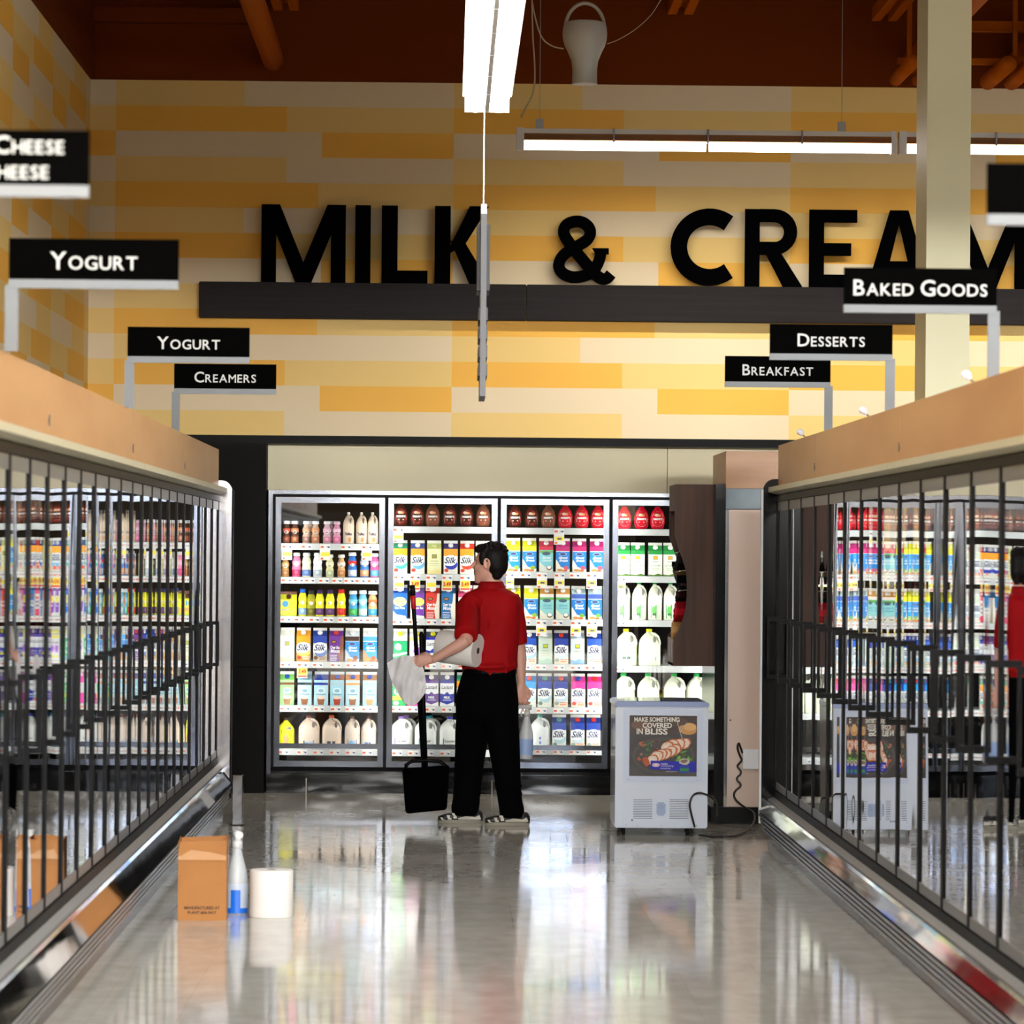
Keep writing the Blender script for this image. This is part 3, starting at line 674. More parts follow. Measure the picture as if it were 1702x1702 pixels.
PE(.42, .62, .055, .035, (205, 150, 84)); PE(.43, .63, .035, .022, (226, 178, 116)); PE(.30, .66, .12, .03, (78, 60, 50))
PE(.15, .64, .06, .03, (112, 84, 70)); PE(.275, .465, .19, .115, (44, 40, 38)); PE(.275, .465, .18, .105, (66, 60, 56)); PE(.28, .46, .165, .092, (48, 42, 38))
for k in range(26):
    PE(random.uniform(.13, .22), random.uniform(.44, .54), random.uniform(.006, .016), random.uniform(.004, .01), random.choice([(40, 74, 30), (66, 104, 44), (150, 110, 84), (178, 88, 50), (30, 52, 24)]), random.uniform(0, 3), 7, .3)
for k in range(24):
    PE(random.uniform(.33, .44), random.uniform(.43, .5), random.uniform(.008, .02), random.uniform(.005, .011), random.choice([(46, 92, 32), (84, 140, 50), (110, 176, 60), (34, 60, 26), (150, 108, 80)]), random.uniform(0, 3), 7, .3)
for k, (cx, cz, r) in enumerate([(.40, .535, .04), (.365, .53, .042), (.33, .525, .042), (.30, .515, .04), (.345, .50, .04), (.32, .49, .04), (.29, .475, .04), (.265, .47, .04), (.24, .46, .042), (.215, .44, .036)]):
    PE(cx, cz, r, r * .78, (196, 104, 56), .5, 16, .08); PE(cx - .004, cz - .002, r * .86, r * .66, (232, 214, 196), .5, 14, .06); PE(cx - .006, cz, r * .4, r * .3, (240, 228, 214), .5, 10, .1)
for k in range(30): PE(random.uniform(.2, .42), random.uniform(.45, .555), .0035, .0025, random.choice([(206, 90, 40), (224, 140, 70), (170, 70, 36)]), 0, 6)
PE(.175, .43, .02, .03, (176, 84, 50), .4, 10, .2)
for a_, b_ in (((.345, .69), (.37, .60)), ((.37, .60), (.41, .655)), ((.37, .60), (.385, .56))): PR([(a_[0], a_[1]), (a_[0] + .004, a_[1]), (b_[0] + .004, b_[1]), (b_[0], b_[1])], (190, 184, 184))
PR([(.203, .385), (.467, .37), (.467, .43), (.203, .435)], (10, 20, 168))
PE(.234, .41, .022, .011, (236, 236, 240)); PE(.234, .41, .019, .008, (206, 30, 44)); PE(.234, .41, .015, .006, (240, 240, 244))
PR([(.37, .365), (.428, .365), (.425, .41), (.372, .41)], (20, 60, 150)); PR([(.374, .375), (.424, .375), (.424, .392), (.374, .392)], (40, 130, 60)); PE(.398, .432, .03, .02, (196, 186, 170), 0, 12, .15); PE(.398, .434, .02, .01, (120, 100, 84), 0, 9, .3)
_ly[0] += 2; yy = -.0045 - .00006 * _ly[0]
TF = lambda cx, cz: (lambda u, v: (cx + u, yy, cz + v))
wh = pc((232, 228, 216))
put_text(q, 'MAKE SOMETHING', TF(.238, .672), .262, .027, wh, .03); put_text(q, 'COVERED', TF(.24, .638), .17, .03, wh, .03)
put_text(q, 'IN', TF(.139, .603), .036, .033, wh, .03); put_text(q, 'BLISS', TF(.235, .603), .13, .036, wh, .03)
put_text(q, 'make', TF(.282, .418), .04, None, wh, .0, .3); put_text(q, 'something', TF(.30, .404), .075, .011, wh, .0, .3); put_text(q, 'amazing', TF(.29, .39), .06, .009, wh, .0, .3)
put_text(q, 'Kraft', TF(.234, .41), .022, .006, pc((20, 30, 120)), .02); put_text(q, 'kraftrecipes.com', TF(.325, .372), .065, .006, wh, .0)
obj('poster', q, PM, t, recalc=False)

# ------------------------------------------------------------------ back cooler
t = COOL = thing('dairy_cooler', 'wide steel framed dairy cooler with glass doors against the end wall', 'refrigerated case', (0, 27.5, 0))
q = nb(); box(q, -1.2, 3.3, .0, .06, 2.012, 2.038); box(q, -1.2, -1.172, -.004, .06, .112, 2.012); obj('steel_frame', q, FRAME, t)
q = nb(); box(q, -1.172, 3.3, .022, .05, 1.975, 2.012); box(q, -1.172, -1.14, .022, .05, .17, 1.98); obj('header_seal', q, MATTE, t)
q = nb(); box(q, -1.163, 3.3, .05, .9, 2.003, 2.04); box(q, -1.2, 3.3, .82, .84, .15, 2.0); box(q, -1.2, -1.165, .06, .84, .15, 2.0); box(q, 3.2, 3.3, .06, .84, .15, 2.0); box(q, -1.2, 3.3, .06, .84, .15, .175); obj('liner', q, M('cooler_liner', (12, 12, 15), .6, spec=.1), t)
q = nb(); box(q, -1.2, 3.3, .02, .8, .0, .15); box(q, -1.2, 3.3, -.02, .02, .05, .13); obj('kick_plate', q, M('cooler_kick', (6, 6, 8), .12, spec=.12, bump=((3, 1, 9), 1, .004)), t)
for xx in (-.93 - .0, .42 - .1):
    q = nb(); box(q, xx - .004, xx + .004, -.024, -.02, .0, .10); obj('floor_tab', q, M('tab', (170, 165, 155), .4), t)
DG = glass('door_glass', 2, .0006)
DX = [(-1.152, -.416), (-.394, .342), (.365, 1.096), (1.119, 1.852), (1.874, 2.61)]
for i in range(6):
    xx = DX[i][0] - .008 if i < 5 else 2.62
    q = nb(); box(q, xx - .03, xx + .03, .03, .08, .17, 2.003); obj('mullion', q, BLACK, t)
ZD0, ZD1 = .178, 1.992
for i, (a, b) in enumerate(DX):
    q = nb(); w = .033; mitre_frame(q, a, b, ZD0, ZD1, w, .02, .035)
    mitre_frame(q, a + w, b - w, ZD0 + w, ZD1 - w, .005, .02, .03)
    d_ = obj('door', q, FRAME, t)
    q = nb(); box(q, a + w, b - w, -.002, .0, ZD0 + w, ZD1 - w); obj('glass', q, DG, d_)
    q = nb(); box(q, a + w, b - w, -.008, -.003, .300, .334) ; obj('guard_rail', q, FRAME, d_)
# shelf heights per door
SZ = [[1.683, 1.454, 1.188, .881, .583, .289], [1.804, 1.481, 1.178, .879, .585, .287], [1.802, 1.503, 1.18, .877, .583, .304], [1.799, 1.479, 1.18, .869, .555, .25], [1.80, 1.48, 1.18, .87, .58, .29]]
TAGW = M('tag_white', (236, 234, 228), .5); TAGR = M('tag_orange', (226, 92, 48), .5); TAGY = M('tag_yellow', (250, 226, 60), .5); TAGB = M('tag_blue', (60, 74, 120), .5); TAGRED = M('tag_red', (200, 30, 24), .5)
big_tags = {(0, 0): [0, 2, 4], (1, 0): [0], (1, 1): [0, 1, 2, 3, 4], (0, 3): [1], (2, 0): [3], (2, 1): [0, 2, 3, 5], (2, 2): [2, 4, 5], (3, 1): [0]}
for i, (a, b) in enumerate(DX):
    for k, zz in enumerate(SZ[i]):
        q = nb(); x0, x1 = a + .02, b - .02
        box(q, x0, x1, .22, .80, zz - .02, zz - .002); box(q, x0, x1, .215, .225, zz - .046, zz - .004)
        for sx_ in (x0, x1 - .006): box(q, sx_, sx_ + .006, .22, .8, zz - .05, zz - .02)
        sh = obj('shelf', q, SHELF, t)
        if i > 3: continue
        n = {0: 5, 1: 8, 2: 7}.get(k, 6) if i == 0 else 6
        if i == 3: n = 1
        if k == 0 and i > 0 : n = 1 if i < 3 else 0
        bt = big_tags.get((i, k), [])
        for j in range(n):
            big = j in bt or (k == 0 and i == 1 and j == 0) or (k == 0 and i == 2)
            xj = x0 + .045 + j * (x1 - x0 - .02) / max(n, 6 if i else n) + random.uniform(-.008, .008) * (i != 3)
            if k == 0 and i == 2: xj = a + .40
            q = nb(); yy = .213
            box(q, xj - .034, xj + .034, yy, .215, zz - .042, zz - .008, 0)
            box(q, xj - .031, xj - .01, yy - .001, yy, zz - .032, zz - .019, 1)
            box(q, xj + .006, xj + .030, yy - .001, yy, zz - .024, zz - .021, 3); box(q, xj + .016, xj + .030, yy - .001, yy, zz - .032, zz - .024, 3)
            if big:
                box(q, xj - .036, xj + .034, yy - .002, yy, zz - .115, zz - .036, 0)
                price = (i == 1 and k == 1 and j in (1, 3, 4)) or (i == 0 and k == 3)
                box(q, xj - .03, xj + .03, yy - .003, yy - .002, zz - (.092 if price else .088), zz - .045 if price else zz - .062, 2)
                if price: put_text(q, '3.49', lambda u, v, xj=xj, zz=zz: (xj + u, .2095, zz - .069 + v), .052, .03, 4, .04); box(q, xj - .03, xj + .03, yy - .003, yy - .002, zz - .108, zz - .096, 1)
                else:
                    box(q, xj - .03, xj - .012, yy - .003, yy - .002, zz - .11, zz - .098, 1); box(q, xj - .012, xj + .016, yy - .0035, yy - .003, zz - .082, zz - .070, 3) if i > 1 else None
            obj('price_tag', q, [TAGW, TAGR, TAGY, TAGB, TAGRED], sh)
# vertical lamps behind the mullions
def led(x, tilt, z0=.25, z1=1.95, e=LED, yy=27.585):
    L = bpy.data.lights.new('cooler_lamp', 'AREA'); L.shape = 'RECTANGLE'; L.size = .02; L.size_y = z1 - z0; L.energy = e; L.color = LEDC
    o = bpy.data.objects.new('cooler_lamp', L); COL.objects.link(o); o.location = (x, yy, (z0 + z1) / 2)
    d = Vector((math.sin(tilt), math.cos(tilt), 0)); o.rotation_euler = d.to_track_quat('-Z', 'Y').to_euler(); return o
xs = [-1.13, -.405, .353, 1.107, 1.86, 2.6]
for i, xx in enumerate(xs):
    if i: led(xx - .034, -.95, e=LED * (1.5 if i == 4 else 1))
    if i < 5: led(xx + .034, .95, e=LED * (1.5 if i == 3 else 1))

# ------------------------------------------------------------------ products
ORD = ['first', 'second', 'third', 'fourth', 'fifth', 'sixth', 'seventh', 'eighth', 'ninth', 'tenth']
SHN = ['top', 'second', 'third', 'fourth', 'fifth', 'bottom']
class Art:
    def __init__(s): s.bm = nb(); s.m = []; s.ly = 0
    def c(s, c, rough=.35):
        m = C(c, rough) if isinstance(c, tuple) else c
        if m not in s.m: s.m.append(m)
        return s.m.index(m)
def clip(pts, x0, x1, z0, z1): return [(min(max(a, x0), x1), min(max(b, z0), z1)) for a, b in pts]
def draw(A, items, x0, x1, z0, z1, fn):
    """items in 0..1 box coordinates; fn(x, z, layer) gives the surface point"""
    W_, H_ = x1 - x0, z1 - z0
    for it in items:
        A.ly += 1; ly = A.ly; k = it[0]
        if k == 'r': pts = [(it[1], it[2]), (it[3], it[2]), (it[3], it[4]), (it[1], it[4])]; c = it[5]
        elif k == 'e':
            pts = [(it[1] + it[3] * math.cos(2 * PI * i / 14), it[2] + it[4] * math.sin(2 * PI * i / 14)) for i in range(14)]; c = it[5]
        elif k == 'p': pts = it[1]; c = it[2]
        elif k == 't':
            _, s_, cx, cz, ww, hh, c = it[:7]; sh = it[7] if len(it) > 7 else 0; bo = it[8] if len(it) > 8 else .01
            put_text(A.bm, s_, lambda u, v: fn(x0 + cx * W_ + u, z0 + cz * H_ + v, ly), ww * W_, hh * H_ if hh else None, A.c(c), bo, sh); continue
        pts = clip(pts, 0, 1, 0, 1)
        faces(A.bm, [fn(x0 + p[0] * W_, z0 + p[1] * H_, ly) for p in pts], [tuple(range(len(pts)))], A.c(c))
def carton(name, side, gable, cap, front, w=.094, d=.094, h=.172, fin=(235, 234, 226)):
    root = bpy.data.objects.new(name, None); COL.objects.link(root)
    A = Art(); bm = A.bm; i0, ig, i_f = A.c(side), A.c(gable), A.c(fin)
    x = w / 2; g = h + .038
    box(bm, -x, x, 0, d, 0, h, i0)
    faces(bm, [(-x, 0, h), (x, 0, h), (x, d, h), (-x, d, h), (-x, d * .5, g), (x, d * .5, g)], [(0, 1, 5, 4), (2, 3, 4, 5), (1, 2, 5), (3, 0, 4)], ig)
    box(bm, -x, x, d * .5 - .002, d * .5 + .002, g - .001, g + .018, i_f)
    draw(A, front, -x, x, 0, h, lambda a, b, l: (a, -.0004 - .00007 * l, b))
    obj('carton_body', bm, A.m, root, recalc=False)
    q = nb(); tl = math.atan2(.038, d * .5); R = Matrix.Rotation(tl, 3, 'X')
    rings = [[tuple(Vector((0, d * .22, h + .0178)) + R @ Vector((r * math.cos(2 * PI * i / 14), r * math.sin(2 * PI * i / 14), zz))) for i in range(14)] for r, zz in ((.0165, 0), (.0165, .012), (.014, .014))]
    loft(q, rings); obj('cap', q, C(cap, .3), root)
    return root
def jug(name, body, cap, w, h, dep, label_items=None, lz=(.03, .42), handle=1, lw=.8):
    root = bpy.data.objects.new(name, None); COL.objects.link(root)
    A = Art(); bm = A.bm; ib = A.c(body, .3)
    R = w / 2; prof = [(.0, .92, 0), (.02, 1, 0), (.55, 1, 0), (.64, .97, .0), (.72, .84, -.02), (.80, .62, -.05), (.87, .38, -.05), (.90, .26, -.04), (.93, .25, -.04)]
    loft(bm, [ell((R * ox, dep / 2, h * z), R * k, dep / 2 * min(1, k * 1.05), 20, sq=3.2 if k > .5 else 2.2) for z, k, ox in prof], ib)
    if handle:
        tube(bm, [(R * .18, dep * .3, h * .885), (R * .45, dep * .22, h * .87), (R * .72, dep * .18, h * .79), (R * .84, dep * .18, h * .68), (R * .86, dep * .2, h * .58)], [R * .1, R * .12, R * .13, R * .14, R * .16], 10, ib)
        sphere(bm, (R * .43, dep * .02 + .002, h * .72), R * .15, .006, h * .10, mi=A.c(tuple(int(v * .52) for v in body)))
    if label_items:
        z0, z1 = lz[0] * h, lz[1] * h
        def fn(a, b, l): return (a, dep / 2 - dep / 2 * max(0, 1 - abs(a / R) ** 3.2) ** (1 / 3.2) - .0006 - .00007 * l, b)
        draw(A, label_items, -R * lw, R * lw, z0, z1, fn)
    obj('jug_body', bm, A.m, root, recalc=False)
    q = nb(); lathe(q, [(R * .26, h * .925), (R * .27, h * .93), (R * .27, h * .985), (R * .24, h)], (-R * .04, dep / 2, 0), 16); obj('cap', q, C(cap, .3), root)
    return root
def bottle(name, body, cap, prof, h, bands, capr, n=16, sy=.8, capz=.86, art=None, rough=.3):
    """prof: (radius m, z 0..1); bands: (z0, z1, colour) recolour the wall; art on the front"""
    root = bpy.data.objects.new(name, None); COL.objects.link(root)
    A = Art(); bm = A.bm; ib = A.c(body, rough)
    zs = sorted(set([p[1] for p in prof] + [b[0] for b in bands] + [b[1] for b in bands]))
    def rad(z):
        for (r0, z0), (r1, z1) in zip(prof, prof[1:]):
            if z0 <= z <= z1: return r0 + (r1 - r0) * ((z - z0) / (z1 - z0) if z1 > z0 else 0)
        return prof[-1][0]
    zs = [z for z in zs if z <= capz + .001]
    zz = []
    for a, b in zip(zs, zs[1:]):
        for k in range(2): zz.append(a + (b - a) * k / 2)
    zz.append(zs[-1]); rm = max(p[0] for p in prof)
    loft(bm, [ell((0, rm * sy, z * h), rad(z), rad(z) * sy, n) for z in zz], ib)
    for f in bm.faces:
        c = f.calc_center_median().z / h
        for a, b, col in bands:
            if a <= c <= b: f.material_index = A.c(col)
    if art:
        x0, x1, z0, z1, items = art
        def fn(a, b, l):
            r = max(rad(b / h), .003); u = min(abs(a) / r, .98); return (a, rm * sy - r * sy * math.sqrt(1 - u * u) - .0005 - .0001 * l, b)
        draw(A, items, x0, x1, z0 * h, z1 * h, fn)
    obj('bottle_body', bm, A.m, root, recalc=False)
    q = nb(); lathe(q, [(capr, capz * h), (capr * 1.05, (capz + .01) * h), (capr, h * .985), (capr * .8, h)], (0, rm * sy, 0), 14); obj('cap', q, C(cap, .3), root)
    return root
PROTO = {}
def place(key, x, yy, z, label, cat, group, rz=0):
    src = PROTO[key]
    if key in USED:
        r = src.copy(); COL.objects.link(r)
        for ch in KID[key]:
            c = ch.copy(); COL.objects.link(c); c.parent = r
    else: r = src; USED.add(key)
    r.location = (x, yy, z); r.rotation_euler = (0, 0, rz); tag(r, label, cat, group); return r
USED = set(); KID = {}
W_ = (240, 240, 236)
def swoosh(c, c2=None):
    return [('p', [(0, .62), (.2, .70), (.5, .74), (.8, .70), (1, .60), (1, .16), (.8, .30), (.5, .22), (.25, .24), (0, .34)], c)]
def silk(top, sw, base=(238, 236, 226), spot=(220, 60, 40), low=(214, 216, 200), dk=(20, 30, 80)):
    return [('r', 0, 0, 1, 1, base), ('r', 0, .72, 1, 1, top), ('e', .5, .50, .62, .26, (236, 240, 240)), ('e', .54, .38, .46, .20, sw), ('e', .42, .49, .50, .17, (234, 240, 240)),
            ('t', 'Silk', .48, .55, .86, .25, dk, .35, .02), ('e', .2, .15, .16, .075, spot), ('r', .45, .08, .9, .12, low), ('r', .4, .16, .95, .19, low)]
def almond(top, body=(24, 130, 200), splash=(240, 236, 220), acc=(150, 190, 50)):
    return [('r', 0, 0, 1, 1, body), ('r', 0, .82, 1, 1, top), ('r', 0, .80, 1, .82, (245, 245, 235)), ('e', .5, .70, .3, .07, (120, 170, 220)), ('e', .5, .70, .22, .045, (70, 60, 120)),
            ('t', 'Almond', .52, .56, .66, .11, (238, 242, 246), .3, .03), ('t', 'Breeze', .56, .45, .62, .10, (238, 242, 246), .3, .03),
            ('p', [(0, .50), (.12, .42), (.36, .20), (.9, .10), (1, .14), (1, 0), (0, 0)], splash), ('e', .74, .16, .18, .08, acc), ('e', .3, .07, .22, .05, (214, 150, 70)), ('e', .66, .05, .2, .04, (224, 110, 70))]
def organic(c, strip=(238, 238, 228), badge=(150, 150, 60)):
    return [('r', 0, 0, 1, 1, c), ('r', .32, .62, .68, .78, (90, 100, 50)), ('r', .35, .645, .65, .76, badge), ('r', .22, .50, .78, .53, (176, 180, 150)), ('r', .18, .40, .82, .43, (190, 190, 160)), ('r', .2, .33, .8, .35, (200, 196, 168)), ('p', [(0, .0), (1, .0), (1, .14), (.6, .22), (.3, .12), (0, .2)], strip)]
def moon(c, c2=(236, 226, 206)):
    return [('r', 0, 0, 1, 1, c), ('p', [(1, 1), (.84, 1), (.80, .7), (.68, .5), (.64, .3), (.72, 0), (1, 0)], c2), ('e', .34, .78, .2, .07, (40, 30, 30)), ('e', .34, .78, .15, .045, (170, 120, 60)), ('t', 'Over the', .42, .56, .66, .13, W_, .1, .03), ('t', 'Moon', .44, .42, .66, .15, W_, .1, .03),
            ('r', .08, .24, .6, .26, W_), ('r', .08, .17, .56, .19, W_), ('r', .08, .10, .6, .12, W_), ('r', .08, .04, .55, .06, W_)]
def lact(c, c2=(230, 222, 70)):
    return [('r', 0, 0, 1, 1, (236, 238, 240)), ('r', 0, .90, 1, 1, c), ('t', 'Lactaid', .5, .74, .78, .14, (40, 44, 60), .1, .01), ('p', [(0, .5), (.3, .46), (.5, .56), (.7, .46), (1, .5), (1, .16), (.5, .06), (0, .16)], c), ('t', 'MILK', .5, .34, .44, .09, W_, .0, .04), ('r', .2, .22, .8, .25, (200, 204, 230)), ('p', [(.6, 0), (1, .18), (1, 0)], W_), ('p', [(0, 0), (.2, .12), (.32, 0)], W_)]
def cocoa(top, body=(176, 214, 226), cup=(150, 96, 66), band=None):
    L = [('r', 0, 0, 1, 1, body), ('r', 0, .80, 1, .90, top), ('e', .5, .58, .3, .12, (214, 234, 240)), ('e', .5, .58, .2, .07, (120, 170, 190)), ('r', .14, .42, .86, .45, (110, 150, 160)), ('p', [(.22, .30), (.78, .30), (.7, .02), (.3, .02)], cup), ('e', .5, .31, .3, .07, (226, 206, 190)), ('p', [(.22, .52), (.26, .52), (.34, .30), (.3, .30)], (220, 214, 206))]
    return L
LP = (214, 214, 208)
def reg(k, o): PROTO[k] = o; KID[k] = [c for c in COL.objects if c.parent == o]
BLUE, GRN, YEL, RED, ORG, PUR, MAG = (24, 70, 176), (30, 160, 90), (232, 226, 40), (214, 44, 34), (246, 160, 30), (118, 60, 160), (206, 40, 130)
reg('c_teal', carton('soy_milk_carton', W_, (60, 170, 130), W_, silk(ORG, (60, 180, 160))))
reg('c_lblue', carton('soy_milk_carton', W_, (70, 90, 160), W_, silk(ORG, (110, 180, 225))))
reg('c_org', carton('soy_milk_carton', (226, 226, 180), (214, 220, 140), (220, 226, 150), organic((230, 232, 178), (240, 224, 150))))
reg('c_dblue', carton('soy_milk_carton', W_, (60, 50, 120), W_, silk(ORG, (20, 50, 170))))
reg('c_red', carton('soy_milk_carton', W_, (220, 60, 40), W_, silk(ORG, (226, 66, 36), dk=(40, 30, 40))))
reg('c_pale', carton('soy_milk_carton', W_, (226, 232, 220), W_, silk((200, 210, 190), (170, 190, 200))))
reg('c_rice', carton('milk_carton', W_, (26, 90, 190), W_, [('r', 0, 0, 1, 1, (16, 100, 196)), ('e', .5, .66, .48, .19, (246, 240, 120)), ('e', .5, .66, .44, .16, (240, 236, 150)), ('t', 'organic', .5, .68, .6, .08, (200, 150, 40)), ('t', 'Fat Free', .5, .42, .7, .1, W_, 0, .04), ('p', [(0, .3), (.25, .16), (.9, .1), (1, 0), (0, 0)], W_)]))
reg('c_ricep', carton('milk_carton', W_, (150, 110, 190), W_, [('r', 0, 0, 1, 1, (120, 60, 170)), ('p', [(0, 1), (.3, 1), (.15, .4), (.3, 0), (0, 0)], W_), ('e', .6, .66, .4, .17, (246, 240, 120)), ('t', 'organic', .6, .68, .5, .08, (200, 150, 40)), ('t', 'Low Fat', .62, .42, .6, .1, W_, 0, .04), ('p', [(0, .22), (.4, .14), (1, .1), (1, 0), (0, 0)], W_)]))
reg('c_moonr', carton('milk_carton', W_, (216, 50, 40), W_, moon((216, 52, 40))))
reg('c_moonb', carton('milk_carton', W_, (24, 110, 170), W_, moon((20, 110, 176))))
reg('c_moonp', carton('milk_carton', W_, (112, 50, 150), (216, 60, 60), moon((112, 50, 150), (140, 80, 60))))
reg('c_pink', carton('milk_carton', W_, (226, 90, 130), W_, [('r', 0, 0, 1, 1, (240, 230, 226)), ('r', 0, .86, 1, 1, (230, 80, 130)), ('e', .5, .7, .3, .06, RED), ('t', 'Simply', .4, .54, .62, .13, (60, 40, 110), .1, .04), ('t', 'Smart', .46, .40, .6, .12, (60, 40, 110), .1, .04), ('r', 0, .0, 1, .26, (226, 60, 110))]))
reg('c_grn', carton('milk_carton', W_, (226, 234, 226), YEL, [('r', 0, 0, 1, 1, (20, 164, 100)), ('r', 0, .86, 1, 1, (240, 240, 236)), ('r', 0, .8, 1, .86, (30, 150, 90)), ('e', .34, .62, .24, .13, W_), ('e', .44, .56, .14, .08, W_), ('p', [(0, .32), (1, .42), (1, .34), (0, .22)], W_), ('t', 'Smart', .55, .36, .5, .07, (20, 120, 90), 0, .03), ('r', 0, 0, 1, .16, (80, 190, 200))]))
reg('c_pur', carton('milk_carton', W_, (230, 226, 240), YEL, [('r', 0, 0, 1, 1, (238, 236, 240)), ('e', .6, .45, .34, .16, (150, 80, 190)), ('r', 0, .86, 1, 1, (224, 214, 120)), ('r', .3, .1, 1, .2, YEL), ('t', 'Balance', .55, .7, .6, .08, (110, 90, 140))]))
reg('c_lnavy', carton('milk_carton', W_, (60, 70, 100), YEL, lact((26, 40, 170)) + [('r', .1, .2, .9, .3, YEL)]))
reg('c_lpur', carton('milk_carton', W_, (96, 76, 130), W_, lact((110, 80, 150))))
reg('c_lblu', carton('milk_carton', W_, (30, 50, 130), W_, lact((24, 50, 160))))
reg('c_grn2', carton('milk_carton', W_, (40, 170, 90), W_, [('r', 0, 0, 1, 1, (30, 176, 90)), ('r', 0, .8, 1, 1, W_), ('e', .4, .56, .26, .15, W_), ('e', .4, .56, .14, .08, (30, 176, 90)), ('p', [(0, .36), (1, .44), (1, .24), (0, .2)], (220, 230, 80)), ('e', .3, .1, .2, .08, W_)]))
reg('c_mag', carton('milk_carton', W_, (230, 90, 180), W_, [('r', 0, 0, 1, 1, (238, 238, 238)), ('r', 0, 0, 1, .4, (232, 60, 170)), ('r', 0, .8, 1, 1, (232, 60, 170))]))
reg('c_coff', carton('soy_milk_carton', W_, (226, 150, 40), W_, silk((236, 150, 30), (240, 190, 90), (214, 140, 60), (160, 60, 20))))
reg('c_choc', carton('soy_milk_carton', W_, (26, 60, 150), W_, silk((20, 60, 160), (70, 110, 180), (196, 176, 150), (90, 50, 30), (120, 70, 40))))
reg('c_orgw', carton('soy_milk_carton', W_, (232, 230, 210), W_, organic((232, 230, 210), (214, 196, 160))))
reg('c_abcr', carton('almond_milk_carton', W_, (214, 222, 230), W_, almond((60, 36, 30), (40, 140, 206), (190, 200, 206), (120, 70, 50))))
reg('c_abcb', carton('almond_milk_carton', W_, (226, 226, 220), W_, almond((70, 150, 220), (30, 140, 214), (190, 130, 80), (150, 80, 40))))
reg('c_cogr', carton('flavored_milk_carton', (170, 220, 150), (120, 200, 90), BLUE, cocoa((110, 60, 30), (150, 214, 130), (150, 110, 60)), fin=(230, 240, 226)))
reg('c_cobk', carton('flavored_milk_carton', W_, (150, 200, 216), BLUE, cocoa((30, 36, 50)), fin=(226, 236, 240)))
reg('c_cobl', carton('flavored_milk_carton', W_, (30, 60, 160), BLUE, cocoa((24, 50, 150)), fin=(226, 236, 240)))
reg('c_cord', carton('flavored_milk_carton', W_, (170, 90, 60), BLUE, cocoa((160, 190, 200), (150, 204, 220), (176, 60, 44)), fin=(226, 236, 240)))
reg('c_coor', carton('flavored_milk_carton', W_, (226, 150, 90), BLUE, cocoa((226, 150, 90)), fin=(226, 236, 240)))
reg('c_cotn', carton('flavored_milk_carton', W_, (170, 120, 80), BLUE, cocoa((150, 190, 210), (160, 206, 220), (196, 150, 100)), fin=(226, 236, 240)))
reg('c_aby', carton('almond_milk_carton', W_, (226, 224, 40), W_, almond(YEL, (20, 140, 210))))
reg('c_abm', carton('almond_milk_carton', W_, (190, 40, 120), W_, almond((196, 30, 110), (20, 130, 210), acc=(220, 90, 110))))
reg('c_abb', carton('almond_milk_carton', W_, (190, 214, 220), W_, almond((60, 90, 170), (16, 120, 200), acc=(110, 170, 60))))
reg('c_coc', carton('coconut_milk_carton', W_, (216, 60, 90), W_, [('r', 0, 0, 1, 1, (130, 206, 214)), ('r', 0, .86, 1, 1, (206, 40, 70)), ('r', 0, .74, 1, .84, (110, 170, 90)), ('e', .5, .72, .3, .07, (60, 90, 110)), ('t', 'Almond', .52, .56, .66, .11, W_, .3, .02), ('t', 'Coconut', .56, .45, .66, .08, W_, .3, .02), ('p', [(0, .4), (.4, .2), (1, .1), (1, 0), (0, 0)], (220, 226, 210)), ('e', .72, .16, .2, .1, (120, 70, 50)), ('e', .72, .18, .16, .07, W_)]))
reg('c_coc2', carton('coconut_milk_carton', W_, (220, 160, 80), W_, [('r', 0, 0, 1, 1, (140, 206, 204)), ('r', 0, .88, 1, 1, (236, 226, 214)), ('r', 0, .76, 1, .86, (100, 170, 80)), ('e', .5, .74, .3, .07, (60, 90, 110)), ('t', 'Almond', .52, .56, .66, .11, (90, 160, 190), .3, .02), ('t', 'Coconut', .56, .45, .66, .08, (90, 160, 190), .3, .02), ('p', [(0, .4), (.4, .2), (1, .1), (1, 0), (0, 0)], (226, 226, 206)), ('e', .72, .16, .2, .1, (120, 70, 50)), ('e', .72, .18, .16, .07, W_)]))
reg('c_snb', carton('soy_milk_carton', W_, (20, 60, 150), W_, silk((26, 80, 180), (150, 190, 220), (230, 228, 206), (150, 160, 150), (220, 120, 60))))
reg('c_snr', carton('soy_milk_carton', W_, (24, 50, 140), RED, silk((26, 60, 160), (190, 210, 220), (234, 222, 196), (150, 160, 150), (220, 110, 50))))
reg('c_snlb', carton('soy_milk_carton', W_, (30, 130, 210), RED, silk((40, 150, 220), (190, 220, 226), (226, 230, 214), (220, 60, 90))))
reg('c_snt', carton('soy_milk_carton', W_, (24, 60, 150), (60, 150, 130), silk((30, 70, 170), (170, 206, 214), (224, 230, 214), (110, 130, 120))))
reg('c_snp', carton('soy_milk_carton', W_, (216, 50, 140), BLUE, silk((216, 60, 150), (200, 190, 220), (232, 226, 206), (230, 80, 70), (226, 130, 40))))
reg('c_snp2', carton('soy_milk_carton', W_, (220, 40, 130), RED, silk((226, 50, 140), (200, 190, 220), (232, 226, 206), (230, 80, 70), (226, 130, 40))))
reg('c_oga', carton('soy_milk_carton', (206, 220, 206), (200, 214, 206), W_, organic((206, 222, 206), (170, 206, 190), (190, 200, 60))))
reg('c_ogb', carton('soy_milk_carton', (206, 220, 226), (190, 206, 220), W_, organic((206, 222, 224), (120, 170, 210), (190, 200, 60))))
